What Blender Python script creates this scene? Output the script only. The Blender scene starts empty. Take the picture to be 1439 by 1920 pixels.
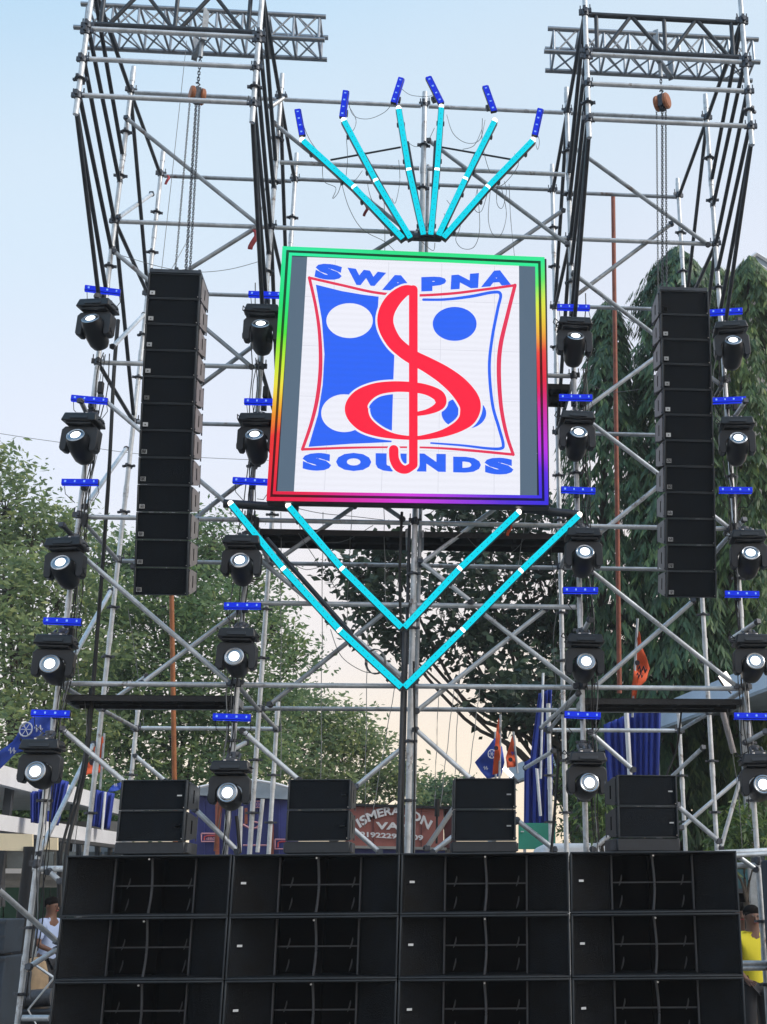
import bpy, math, random
import numpy as np
from mathutils import Vector, Matrix, Euler
random.seed(7); rng = np.random.default_rng(11)
C = bpy.context.scene.collection
SC = bpy.context.scene
R = math.radians
# ------------------------------------------------------------------ camera, sky, sun, exposure
BX = Vector((0.9963877, 0.01936638, 0.08268308)); BY = Vector((-0.08464412, 0.30502544, 0.94857517)); BZ = Vector((-0.00684998, -0.95214727, 0.30556285))
PX, PY, FL, EYE = 995.0, 960.0, 2275.0, 1.65
cam = bpy.data.cameras.new('camera'); camo = bpy.data.objects.new('camera', cam); C.objects.link(camo)
camo.matrix_world = Matrix(((BX.x, -BX.y, -BX.z, 0), (BY.x, -BY.y, -BY.z, 0), (BZ.x, -BZ.y, -BZ.z, EYE), (0, 0, 0, 1)))
cam.sensor_fit = 'VERTICAL'; cam.sensor_height = 36; cam.lens = FL / 1920 * 36
cam.shift_x = -(PX - 719.5) / 1920; cam.shift_y = 0; cam.clip_end = 2000; cam.clip_start = 0.05
SC.camera = camo
W = bpy.data.worlds.new('World'); SC.world = W; W.use_nodes = True
nt = W.node_tree; nt.nodes.clear()
out = nt.nodes.new('ShaderNodeOutputWorld')
sky = nt.nodes.new('ShaderNodeTexSky'); sky.sky_type = 'NISHITA'; sky.sun_disc = False
SUN_EL, SUN_AZ = R(38), R(108)
sky.sun_elevation = SUN_EL; sky.sun_rotation = SUN_AZ
bg1 = nt.nodes.new('ShaderNodeBackground'); bg1.inputs[1].default_value = 0.05
nt.links.new(sky.outputs[0], bg1.inputs[0])
tc = nt.nodes.new('ShaderNodeTexCoord')
dot = nt.nodes.new('ShaderNodeVectorMath'); dot.operation = 'DOT_PRODUCT'; dot.inputs[1].default_value = (-0.26, 0.0, 1.0)
nt.links.new(tc.outputs['Generated'], dot.inputs[0])
rmp = nt.nodes.new('ShaderNodeValToRGB'); rmp.color_ramp.interpolation = 'EASE'
nt.links.new(dot.outputs['Value'], rmp.inputs[0])
els = rmp.color_ramp.elements
stops = [(0.0, (0.88, 0.67, 0.47)), (0.12, (0.91, 0.73, 0.54)), (0.24, (0.87, 0.77, 0.70)), (0.40, (0.74, 0.76, 0.82)), (0.58, (0.63, 0.74, 0.82)), (0.78, (0.38, 0.63, 0.83)), (1.0, (0.22, 0.46, 0.75))]
els[0].position = 0; els[0].color = (*stops[0][1], 1); els[1].position = 1; els[1].color = (*stops[-1][1], 1)
for p, c in stops[1:-1]:
    e = els.new(p); e.color = (*c, 1)
bg2 = nt.nodes.new('ShaderNodeBackground'); bg2.inputs[1].default_value = 0.99
nz = nt.nodes.new('ShaderNodeTexNoise'); nz.inputs['Scale'].default_value = 2.2; nz.inputs['Detail'].default_value = 4
nt.links.new(tc.outputs['Generated'], nz.inputs['Vector'])
mr = nt.nodes.new('ShaderNodeMapRange'); mr.inputs[1].default_value = 0.35; mr.inputs[2].default_value = 0.7; mr.inputs[3].default_value = 0.97; mr.inputs[4].default_value = 1.03
nt.links.new(nz.outputs[0], mr.inputs[0])
mul = nt.nodes.new('ShaderNodeVectorMath'); mul.operation = 'SCALE'
nt.links.new(rmp.outputs[0], mul.inputs[0]); nt.links.new(mr.outputs[0], mul.inputs['Scale'])
nt.links.new(mul.outputs[0], bg2.inputs[0])
adds = nt.nodes.new('ShaderNodeAddShader'); nt.links.new(bg1.outputs[0], adds.inputs[0]); nt.links.new(bg2.outputs[0], adds.inputs[1])
nt.links.new(adds.outputs[0], out.inputs[0])
sun = bpy.data.lights.new('sun', 'SUN'); sun.energy = 2.2; sun.angle = R(18); sun.color = (1.0, 0.93, 0.84)
suno = bpy.data.objects.new('sun', sun); C.objects.link(suno)
sd = Vector((math.sin(SUN_AZ) * math.cos(SUN_EL), math.cos(SUN_AZ) * math.cos(SUN_EL), math.sin(SUN_EL)))
suno.rotation_euler = sd.to_track_quat('Z', 'Y').to_euler(); suno.location = (0, 0, 30)
SC.view_settings.view_transform = 'Standard'; SC.view_settings.look = 'None'; SC.view_settings.exposure = 0; SC.view_settings.gamma = 1
SC.cycles.max_bounces = 6; SC.cycles.transparent_max_bounces = 16; SC.cycles.use_denoising = True


def at(u, v, Y):
    a, b, c = u - PX, v - PY, FL
    d = Vector((BX.x * a + BX.y * b + BX.z * c, BY.x * a + BY.y * b + BY.z * c, BZ.x * a + BZ.y * b + BZ.z * c))
    t = Y / d.y
    return Vector((d.x * t, Y, EYE + d.z * t))


# ------------------------------------------------------------------ materials
def mat(name, base, rough=0.6, metal=0.0, noise=0.0, nscale=8.0, bump=0.0, bscale=60.0, emit=None, estr=0.0, spec=None, dark=None, coat=0.0, coords='pos'):
    m = bpy.data.materials.new(name); m.use_nodes = True
    t = m.node_tree; b = t.nodes['Principled BSDF']
    b.inputs['Base Color'].default_value = (*base, 1); b.inputs['Roughness'].default_value = rough; b.inputs['Metallic'].default_value = metal
    if spec is not None: b.inputs['Specular IOR Level'].default_value = spec
    if coat: b.inputs['Coat Weight'].default_value = coat
    if emit: b.inputs['Emission Color'].default_value = (*emit, 1); b.inputs['Emission Strength'].default_value = estr
    if coords == 'pos': g = t.nodes.new('ShaderNodeNewGeometry').outputs['Position']
    else: g = t.nodes.new('ShaderNodeTexCoord').outputs['Object']
    if noise:
        n = t.nodes.new('ShaderNodeTexNoise'); n.inputs['Scale'].default_value = nscale; n.inputs['Detail'].default_value = 6; n.inputs['Roughness'].default_value = 0.65
        t.links.new(g, n.inputs['Vector'])
        r = t.nodes.new('ShaderNodeValToRGB'); r.color_ramp.elements[0].position = 0.32; r.color_ramp.elements[1].position = 0.7
        d = dark if dark else tuple(x * (1 - noise) for x in base)
        l = tuple(min(1, x * (1 + noise * 0.6)) for x in base)
        r.color_ramp.elements[0].color = (*d, 1); r.color_ramp.elements[1].color = (*l, 1)
        t.links.new(n.outputs[0], r.inputs[0]); t.links.new(r.outputs[0], b.inputs['Base Color'])
        q = t.nodes.new('ShaderNodeMapRange'); q.inputs[3].default_value = max(0.05, rough - 0.12); q.inputs[4].default_value = min(1, rough + 0.15)
        t.links.new(n.outputs[0], q.inputs[0]); t.links.new(q.outputs[0], b.inputs['Roughness'])
    if bump:
        n2 = t.nodes.new('ShaderNodeTexNoise'); n2.inputs['Scale'].default_value = bscale; n2.inputs['Detail'].default_value = 3
        t.links.new(g, n2.inputs['Vector'])
        bp = t.nodes.new('ShaderNodeBump'); bp.inputs['Strength'].default_value = bump; bp.inputs['Distance'].default_value = 0.01
        t.links.new(n2.outputs[0], bp.inputs['Height']); t.links.new(bp.outputs[0], b.inputs['Normal'])
    return m


def emat(name, col, s=1.0, vcol=False, stripes=False):
    m = bpy.data.materials.new(name); m.use_nodes = True; t = m.node_tree; b = t.nodes['Principled BSDF']
    b.inputs['Base Color'].default_value = (0.004, 0.004, 0.004, 1); b.inputs['Roughness'].default_value = 0.5; b.inputs['Specular IOR Level'].default_value = 0.12
    b.inputs['Emission Color'].default_value = (*col, 1); b.inputs['Emission Strength'].default_value = s
    if vcol:
        a = t.nodes.new('ShaderNodeVertexColor'); a.layer_name = 'Col'; t.links.new(a.outputs[0], b.inputs['Emission Color'])
    if stripes:
        g = t.nodes.new('ShaderNodeNewGeometry').outputs['Position']
        w = t.nodes.new('ShaderNodeTexWave'); w.bands_direction = 'Z'; w.inputs['Scale'].default_value = 5.0; w.inputs['Distortion'].default_value = 1.5
        t.links.new(g, w.inputs['Vector'])
        q = t.nodes.new('ShaderNodeMapRange'); q.inputs[3].default_value = s * 0.975; q.inputs[4].default_value = s * 1.01
        t.links.new(w.outputs[0], q.inputs[0]); t.links.new(q.outputs[0], b.inputs['Emission Strength'])
    return m


M = {}
M['galv'] = mat('galvanised_steel', (0.70, 0.74, 0.78), 0.42, 0.35, 0.28, 9)
M['galv2'] = mat('weathered_and_shaded_steel', (0.42, 0.46, 0.50), 0.48, 0.4, 0.35, 7)  # darker galvanised tone; upper braces' shade against the sky is in this colour
M['dsteel'] = mat('dark_and_shaded_steel', (0.055, 0.065, 0.08), 0.45, 0.4, 0.35, 8)  # dark parts, plus depth tubes whose shaded undersides are put into colour
M['alu'] = mat('aluminium', (0.36, 0.39, 0.43), 0.4, 0.8, 0.2, 12)
M['coup'] = mat('coupler_steel', (0.10, 0.11, 0.13), 0.5, 0.6, 0.4, 30)
M['cab'] = mat('black_cabinet_paint', (0.005, 0.007, 0.010), 0.6, 0, 0.25, 14, 0.35, 160, spec=.2)
M['cabedge'] = mat('worn_cabinet_edge', (0.030, 0.038, 0.047), 0.5, 0, 0.3, 20, spec=.4)
M['grille'] = mat('black_grille_cloth', (0.0045, 0.0075, 0.0115), 0.75, 0, 0.3, 9, 0.5, 260, spec=.15)
M['horn'] = mat('black_horn_panel', (0.0036, 0.0052, 0.0075), 0.6, 0, 0.85, 4, 0.4, 120, spec=.14)
M['hornrod'] = mat('grey_horn_rib', (0.05, 0.055, 0.065), 0.42, 0, 0.3, 12)
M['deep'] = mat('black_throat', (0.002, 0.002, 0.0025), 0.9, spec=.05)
M['sideplate'] = mat('grey_side_plate', (0.27, 0.25, 0.25), 0.55, 0.2, 0.3, 15)
M['badge'] = mat('white_badge', (0.62, 0.64, 0.66), 0.5, 0, 0.15, 60)
M['badged'] = mat('dark_badge', (0.09, 0.09, 0.095), 0.5, 0, 0.15, 60)
M['plastic'] = mat('black_plastic', (0.009, 0.012, 0.017), 0.4, 0, 0.2, 25)
M['plast2'] = mat('charcoal_plastic', (0.018, 0.024, 0.033), 0.45, 0, 0.2, 25)
M['screw'] = mat('bright_screw', (0.6, 0.6, 0.62), 0.3, 0.9)
M['chrome'] = mat('lens_bezel', (0.45, 0.48, 0.52), 0.25, 0.8)
M['glassy'] = mat('reflector', (0.30, 0.34, 0.38), 0.12, 0.9)
M['lens'] = emat('lit_lens', (0.95, 0.98, 1.0), 3.0)
M['blueled'] = emat('blue_led_face', (0.006, 0.03, 0.72), 1.0)
M['bluehot'] = emat('blue_led_dot', (0.22, 0.42, 1.0), 1.0)
M['cyan'] = emat('cyan_led', (0.0, 0.70, 0.88), 1.0)
M['white_led'] = emat('white_led', (1.0, 0.93, 0.85), 2.2)
M['scr_white'] = emat('screen_white', (0.87, 0.88, 0.97), 1.0, stripes=True)
M['scr_seam'] = emat('screen_seam', (0.66, 0.67, 0.76), 1.0)
M['scr_grey'] = emat('screen_grey', (0.098, 0.150, 0.215), 1.0)
M['scr_blue'] = emat('screen_blue', (0.026, 0.135, 0.94), 1.0, stripes=True)
M['scr_red'] = emat('screen_red', (1.0, 0.016, 0.055), 1.0)
M['scr_dred'] = emat('screen_dull_red', (0.80, 0.035, 0.10), 1.0)
M['neon'] = emat('rainbow_led', (1, 1, 1), 1.0, vcol=True)
M['orange'] = mat('orange_hoist_paint', (0.50, 0.19, 0.09), 0.5, 0.1, 0.35, 30)
M['rust'] = mat('copper_rust_pipe', (0.42, 0.15, 0.055), 0.6, 0.1, 0.4, 9)
M['rust2'] = mat('red_oxide_pipe', (0.30, 0.09, 0.055), 0.6, 0.1, 0.4, 9)
M['cable'] = mat('black_rubber', (0.012, 0.013, 0.015), 0.6)
M['gcable'] = mat('grey_cable', (0.16, 0.17, 0.18), 0.6)
M['rope'] = mat('pale_wire', (0.33, 0.34, 0.34), 0.6)
M['bark'] = mat('bark', (0.075, 0.062, 0.05), 0.9, 0, 0.45, 12, 0.8, 30)
M['plank'] = mat('dark_plank', (0.022, 0.023, 0.026), 0.7, 0, 0.4, 6, 0.4, 50)
M['drape'] = mat('navy_cloth', (0.035, 0.065, 0.38), 0.75, 0, 0.2, 5)
M['flagblue'] = mat('blue_flag_cloth', (0.03, 0.075, 0.42), 0.8, 0, 0.15, 6)
M['flagorange'] = mat('orange_flag_cloth', (0.78, 0.12, 0.04), 0.8, 0, 0.15, 6)
M['flagink'] = mat('flag_ink', (0.03, 0.02, 0.03), 0.8)
M['flagwhite'] = mat('flag_white_print', (0.62, 0.64, 0.72), 0.8)
M['white'] = mat('white_roof_sheet', (0.84, 0.85, 0.88), 0.45, 0.0, 0.12, 2.5)
M['sheetblue'] = mat('pale_blue_sheet', (0.62, 0.74, 0.88), 0.5, 0, 0.08, 2)
M['cream'] = mat('cream_skylit_panel', (0.93, 0.80, 0.56), 0.7, 0, 0.1, 3)  # cream raised to carry sky light coming through the panels
M['greyroof'] = mat('grey_blue_sheet', (0.36, 0.43, 0.50), 0.5, 0.1, 0.2, 2)
M['glassg'] = mat('dull_window', (0.16, 0.20, 0.22), 0.2, 0, 0.4, 1.5)
M['green'] = mat('green_shutter', (0.02, 0.085, 0.05), 0.6, 0, 0.3, 4)
M['signgreen'] = mat('green_sign', (0.03, 0.28, 0.19), 0.55, 0, 0.1, 3)
M['teal'] = mat('teal_panel', (0.035, 0.14, 0.17), 0.6, 0, 0.2, 3)
M['navywall'] = mat('navy_metal_wall', (0.032, 0.042, 0.20), 0.5, 0, 0.2, 3)
M['pinkp'] = mat('pink_print', (0.50, 0.25, 0.29), 0.7)
M['redp'] = mat('red_print', (0.40, 0.06, 0.07), 0.7)
M['vanbrown'] = mat('brown_van_panel', (0.31, 0.105, 0.085), 0.6, 0, 0.2, 3)
M['maroon'] = mat('maroon_panel', (0.12, 0.035, 0.04), 0.6, 0, 0.3, 3)
M['paintw'] = mat('white_sign_paint', (0.72, 0.70, 0.70), 0.7, 0, 0.15, 20)
M['concrete'] = mat('concrete', (0.30, 0.29, 0.27), 0.85, 0, 0.25, 3, 0.3, 30)
M['skin'] = mat('brown_skin', (0.15, 0.075, 0.05), 0.6)
M['hair'] = mat('black_hair', (0.006, 0.005, 0.005), 0.85, spec=.1)
M['eye'] = mat('eye', (0.06, 0.045, 0.04), 0.4)
M['shirtb'] = mat('pale_blue_shirt', (0.38, 0.48, 0.72), 0.8)
M['shirty'] = mat('yellow_shirt', (0.78, 0.68, 0.03), 0.8)
M['shirtg'] = mat('grey_shirt', (0.38, 0.42, 0.48), 0.8)
M['dshort'] = mat('dark_trousers', (0.014, 0.016, 0.022), 0.8)
M['shoe'] = mat('grey_trainer', (0.25, 0.24, 0.23), 0.7)
M['burlap'] = mat('tan_sack', (0.33, 0.24, 0.15), 0.9, 0, 0.3, 8)
M['tarp'] = mat('blue_grey_cover', (0.035, 0.052, 0.075), 0.7, 0, 0.3, 4)


for k_, amt in (('galv', .62), ('galv2', .60)):
    t_ = M[k_].node_tree; b_ = t_.nodes['Principled BSDF']; src = b_.inputs['Base Color'].links[0].from_socket
    n_ = t_.nodes.new('ShaderNodeTexNoise'); n_.inputs['Scale'].default_value = 4.3; n_.inputs['Detail'].default_value = 9; n_.inputs['Roughness'].default_value = .75
    t_.links.new(t_.nodes.new('ShaderNodeNewGeometry').outputs['Position'], n_.inputs['Vector'])
    q_ = t_.nodes.new('ShaderNodeMapRange'); q_.inputs[1].default_value = amt - .03; q_.inputs[2].default_value = amt + .07; t_.links.new(n_.outputs[0], q_.inputs[0])
    x_ = t_.nodes.new('ShaderNodeMixRGB'); x_.inputs[2].default_value = (.16, .10, .07, 1); t_.links.new(q_.outputs[0], x_.inputs[0]); t_.links.new(src, x_.inputs[1]); t_.links.new(x_.outputs[0], b_.inputs['Base Color'])


def leafmat(name, c1, c2, c3, trans=0.25):
    m = bpy.data.materials.new(name); m.use_nodes = True; t = m.node_tree; b = t.nodes['Principled BSDF']
    a = t.nodes.new('ShaderNodeAttribute'); a.attribute_name = 'tint'
    r = t.nodes.new('ShaderNodeValToRGB'); r.color_ramp.elements[0].color = (*c1, 1); r.color_ramp.elements[1].color = (*c3, 1)
    e = r.color_ramp.elements.new(0.55); e.color = (*c2, 1)
    t.links.new(a.outputs['Fac'], r.inputs[0]); t.links.new(r.outputs[0], b.inputs['Base Color']); b.inputs['Roughness'].default_value = 0.5
    tr = t.nodes.new('ShaderNodeBsdfTranslucent'); mx = t.nodes.new('ShaderNodeMixShader'); mx.inputs[0].default_value = trans
    hs = t.nodes.new('ShaderNodeHueSaturation'); hs.inputs['Value'].default_value = 1.5
    t.links.new(r.outputs[0], hs.inputs['Color']); t.links.new(hs.outputs[0], tr.inputs[0])
    t.links.new(b.outputs[0], mx.inputs[1]); t.links.new(tr.outputs[0], mx.inputs[2]); t.links.new(mx.outputs[0], t.nodes['Material Output'].inputs[0])
    return m


M['leaf_far'] = leafmat('olive_far_leaf', (0.10, 0.155, 0.080), (0.21, 0.28, 0.12), (0.42, 0.44, 0.16), 0.45)  # far leaf colours brightened to stand in for thicker haze
M['leaf_far2'] = leafmat('green_far_leaf', (0.080, 0.145, 0.075), (0.17, 0.26, 0.11), (0.35, 0.41, 0.14), 0.45)  # same haze brightening put into the green leaves
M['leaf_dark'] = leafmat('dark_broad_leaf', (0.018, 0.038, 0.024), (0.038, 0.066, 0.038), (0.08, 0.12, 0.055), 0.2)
M['leaf_ash'] = leafmat('drooping_leaf', (0.030, 0.078, 0.044), (0.080, 0.165, 0.078), (0.22, 0.32, 0.11), 0.3)
M['leaf_ashl'] = leafmat('light_drooping_leaf', (0.042, 0.090, 0.038), (0.12, 0.20, 0.065), (0.27, 0.34, 0.09), 0.3)


# ------------------------------------------------------------------ mesh helpers
class MB:
    def __init__(s): s.v = []; s.f = []; s.m = []
    def add(s, vs, fs, mi=0):
        o = len(s.v); s.v += [tuple(x) for x in vs]; s.f += [tuple(i + o for i in f) for f in fs]; s.m += [mi] * len(fs); return s
    def box(s, c, d, rot=None, mi=0):
        x, y, z = d[0] / 2, d[1] / 2, d[2] / 2
        vs = [Vector(p) for p in ((-x, -y, -z), (x, -y, -z), (x, y, -z), (-x, y, -z), (-x, -y, z), (x, -y, z), (x, y, z), (-x, y, z))]
        if rot is not None: vs = [rot @ v for v in vs]
        c = Vector(c); return s.add([v + c for v in vs], [(0, 3, 2, 1), (4, 5, 6, 7), (0, 1, 5, 4), (1, 2, 6, 5), (2, 3, 7, 6), (3, 0, 4, 7)], mi)
    def hexa(s, p, mi=0): return s.add(p, [(0, 3, 2, 1), (4, 5, 6, 7), (0, 1, 5, 4), (1, 2, 6, 5), (2, 3, 7, 6), (3, 0, 4, 7)], mi)
    def cyl(s, a, b, r, n=10, mi=0, r2=None, caps=True):
        a = Vector(a); b = Vector(b); r2 = r if r2 is None else r2
        q = (b - a).to_track_quat('Z', 'Y'); vs = []
        for P, rr in ((a, r), (b, r2)):
            for i in range(n):
                an = 2 * math.pi * i / n; vs.append(P + q @ Vector((math.cos(an) * rr, math.sin(an) * rr, 0)))
        fs = [(i, (i + 1) % n, n + (i + 1) % n, n + i) for i in range(n)]
        if caps: fs += [tuple(reversed(range(n))), tuple(range(n, 2 * n))]
        return s.add(vs, fs, mi)
    def lathe(s, prof, n=16, mat4=None, mi=0):
        vs = []; fs = []
        for (r, z) in prof:
            for i in range(n):
                an = 2 * math.pi * i / n; p = Vector((r * math.cos(an), r * math.sin(an), z)); vs.append(mat4 @ p if mat4 else p)
        for k in range(len(prof) - 1):
            for i in range(n): fs.append((k * n + i, k * n + (i + 1) % n, (k + 1) * n + (i + 1) % n, (k + 1) * n + i))
        fs.append(tuple(reversed(range(n)))); fs.append(tuple(range((len(prof) - 1) * n, len(prof) * n)))
        return s.add(vs, fs, mi)
    def path(s, pts, r, n=6, mi=0):
        pts = [Vector(p) for p in pts]; vs = []; fs = []
        for k, p in enumerate(pts):
            t = (pts[min(k + 1, len(pts) - 1)] - pts[max(k - 1, 0)])
            if t.length < 1e-6: t = Vector((0, 0, 1))
            q = t.normalized().to_track_quat('Z', 'Y'); rr = r[k] if isinstance(r, (list, tuple)) else r
            for i in range(n):
                an = 2 * math.pi * i / n; vs.append(p + q @ Vector((math.cos(an) * rr, math.sin(an) * rr, 0)))
        for k in range(len(pts) - 1):
            for i in range(n): fs.append((k * n + i, k * n + (i + 1) % n, (k + 1) * n + (i + 1) % n, (k + 1) * n + i))
        fs.append(tuple(reversed(range(n)))); fs.append(tuple(range((len(pts) - 1) * n, len(pts) * n)))
        return s.add(vs, fs, mi)
    def mesh(s, name, mats, angle=35):
        me = bpy.data.meshes.new(name); me.from_pydata(s.v, [], s.f)
        for m in (mats if isinstance(mats, (list, tuple)) else [mats]): me.materials.append(m)
        if any(s.m): me.polygons.foreach_set('material_index', s.m)
        if angle:
            me.polygons.foreach_set('use_smooth', [True] * len(me.polygons)); me.set_sharp_from_angle(angle=R(angle))
        me.update(); return me
    def build(s, name, mats, parent=None, angle=35, loc=None):
        return link(name, s.mesh(name, mats, angle), parent, loc)


def link(name, me, parent=None, loc=None, rot=None):
    o = bpy.data.objects.new(name, me); C.objects.link(o)
    if parent: o.parent = parent
    if loc is not None: o.location = loc
    if rot is not None: o.rotation_euler = rot
    return o


def tag(o, label=None, cat=None, group=None, kind=None):
    if label: o['label'] = label
    if cat: o['category'] = cat
    if group: o['group'] = group
    if kind: o['kind'] = kind
    return o


def thing(name, label, cat, loc=(0, 0, 0), rot=(0, 0, 0), group=None):
    o = bpy.data.objects.new(name, None); C.objects.link(o); o.location = loc; o.rotation_euler = rot; o.empty_display_size = 0.1
    return tag(o, label, cat, group)


def copytree(o, parent=None):
    c = o.copy(); C.objects.link(c)
    if parent: c.parent = parent
    for ch in list(o.children): copytree(ch, c)
    return c


def bev(o, w=0.004, seg=2):
    b = o.modifiers.new('bevel', 'BEVEL'); b.width = w; b.segments = seg; b.limit_method = 'ANGLE'; b.angle_limit = R(40); return o


def explode(root, names):
    for o in [root] + list(root.children_recursive):
        if o.type != 'MESH' or o.name.split('.')[0] not in names: continue
        me = o.data; n = len(me.vertices); par = list(range(n))
        def find(a):
            while par[a] != a: par[a] = par[par[a]]; a = par[a]
            return a
        for p in me.polygons:
            v0 = find(p.vertices[0])
            for v in p.vertices[1:]: par[find(v)] = v0
        gr = {}
        for p in me.polygons: gr.setdefault(find(p.vertices[0]), []).append(p)
        if len(gr) < 2: continue
        par_, nm, mats, mods = o.parent, o.name.split('.')[0], list(me.materials), [(m.width, m.segments) for m in o.modifiers if m.type == 'BEVEL']
        loc, rt, sc = o.location.copy(), o.rotation_euler.copy(), o.scale.copy()
        for ps in gr.values():
            ids = sorted({v for p in ps for v in p.vertices}); mp = {v: i for i, v in enumerate(ids)}
            b = MB(); b.add([me.vertices[v].co for v in ids], [tuple(mp[v] for v in p.vertices) for p in ps]); b.m = [p.material_index for p in ps]
            q = b.build(nm, mats, par_); q.location = loc; q.rotation_euler = rt; q.scale = sc
            for w_, sg in mods: bev(q, w_, sg)
        bpy.data.objects.remove(o)


ORD = ['first', 'second', 'third', 'fourth', 'fifth', 'sixth', 'seventh', 'eighth', 'ninth', 'tenth', 'eleventh', 'twelfth']
_cyl = {}
def unit(n, m):
    k = (n, m.name)
    if k not in _cyl: _cyl[k] = MB().cyl((0, 0, 0), (0, 0, 1), 1, n).mesh('tube', m)
    return _cyl[k]
def tube(name, parent, a, b, r=0.0242, m=None, n=12):
    a = Vector(a); b = Vector(b); base = parent.location if parent else Vector((0, 0, 0))
    o = link(name, unit(n, m or M['galv']), parent); o.location = a - base; o.rotation_mode = 'QUATERNION'
    o.rotation_quaternion = (b - a).to_track_quat('Z', 'Y'); o.scale = (r, r, (b - a).length); return o


# ------------------------------------------------------------------ ground
me = bpy.data.meshes.new('ground'); L = 600
me.from_pydata([(-L, -L, 0), (L, -L, 0), (L, L, 0), (-L, L, 0)], [], [(0, 1, 2, 3)])
M['ground'] = mat('dusty_earth', (0.13, 0.12, 0.105), 0.95, 0, 0.35, 1.2, 0.5, 12); me.materials.append(M['ground'])
tag(link('ground', me), 'dusty brown open ground under the stage and trees', kind='structure')
# stage deck the subwoofers and towers stand over
st = MB(); st.box((-0.1, 9.95, 0.34), (5.6, 1.1, 0.68)); o = st.build('stage_deck', M['plank']); tag(o, 'low black stage deck under the subwoofer wall', kind='structure'); bev(o, 0.01)

# ------------------------------------------------------------------ scaffold
YN, YA, YB, YC = 9.3, 10.8, 12.3, 13.8
COL = {0: (-3.16, -0.009), 1: (-1.64, -0.006), 2: (-0.135, 0.0), 3: (1.38, 0.006), 4: (2.88, 0.0075)}
def cx(c, z): a, k = COL[c]; return a + k * (6 - z)
# coupler meshes
cm = MB(); cm.cyl((0, 0, -.012), (0, 0, .012), .034, 12); cm.cyl((0, 0, -.004), (0, 0, .004), .050, 12)
for s_ in (-1, 1): cm.box((s_ * .055, 0, 0), (.024, .024, .022)); cm.box((0, s_ * .055, 0), (.024, .024, .022))
ring_me = cm.mesh('coupler', M['coup'])
cm = MB(); cm.lathe([(.026, -.05), (.042, -.04), (.045, -.01), (.036, .005), (.034, .03), (.026, .04)], 12)
for s_ in (-1, 1):
    cm.box((s_ * .052, 0, .0), (.04, .03, .05)); cm.box((s_ * .056, 0, .045), (.012, .012, .06)); cm.box((0, s_ * .052, 0), (.03, .04, .05))
cm.v = [(x * .82, y * .82, z * .9) for x, y, z in cm.v]
node_me = cm.mesh('coupler', M['coup'])
cm = MB(); cm.cyl((0, 0, -.016), (0, 0, .016), .028, 10); cm.box((0, 0, .014), (.046, .04, .026))
clamp_me = cm.mesh('coupler', M['coup'])
def coup(parent, p, me, rz=0):
    o = link('coupler', me, parent, Vector(p) - parent.location); o.rotation_euler = (0, 0, rz); return o

LEV = [0.46, 1.97, 3.48, 5.0, 6.53, 8.05, 9.55]
towL = thing('scaffold_tower', 'tall galvanised scaffold tower holding the left hanging speaker column', 'scaffold', (-2.4, 11.5, 0), group='scaffold towers')
towR = thing('scaffold_tower', 'tall galvanised scaffold tower holding the right hanging speaker column', 'scaffold', (2.1, 11.5, 0), group='scaffold towers')
mid = thing('scaffold_bay', 'scaffold bays with centre mast between the two towers behind the screen', 'scaffold', (-0.135, 11.5, 0))
def standard(parent, c, Y, z0, z1, nodes, m=None, r=.0242):
    tube('standard', parent, (cx(c, z0), Y, z0), (cx(c, z1), Y, z1), r, m)
    for zj in [z for z in (1.2, 2.9, 4.2, 5.75, 7.3, 8.8, z1 - .12) if z0 < z < z1]:
        tube('joint_collar', parent, (cx(c, zj), Y, zj - .06), (cx(c, zj), Y, zj + .06), r + .004, m)
    z = 0.46
    while z < z1 - .1:
        if z > z0 + .1:
            nd = any(abs(z - q) < .12 for q in nodes)
            coup(parent, (cx(c, z), Y, z), node_me if nd else ring_me, random.uniform(-.3, .3))
        z += 0.5067
for par, (ci, co) in ((towL, (1, 0)), (towR, (3, 4))):
    for c in (ci, co):
        standard(par, c, YA, 0, 9.86, LEV)
        standard(par, c, YB, 0, 9.92 if (c in (0, 1, 3)) else 9.8, LEV)
        standard(par, c, YC, 0, 3.85 if c in (0, 4) else 3.8, LEV)
        standard(par, c, YN, 8.2, 10.7, [8.4, 8.78, 9.17, 9.55])
        for z in (8.40, 8.78, 9.14, 9.56, 10.1): coup(par, (cx(c, z), YN, z), node_me, random.uniform(-.2, .2))
a = .03
def ledger(par, c0, c1, Y, z, m=None, dz=0):
    s = 1 if c1 > c0 else -1
    tube('ledger', par, (cx(c0, z) + .04 * s, Y, z), (cx(c1, z) - .04 * s, Y, z + dz), .0225, m or M['galv'])
def transom(par, c, Y0, z0, Y1, z1, m=None):
    x0, x1 = cx(c, z0), cx(c, z1)
    tube('transom', par, (x0, Y0 + .04 * (1 if Y1 > Y0 else -1), z0), (x1, Y1 - .04 * (1 if Y1 > Y0 else -1), z1), .0205, m or M['galv2'])
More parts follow.
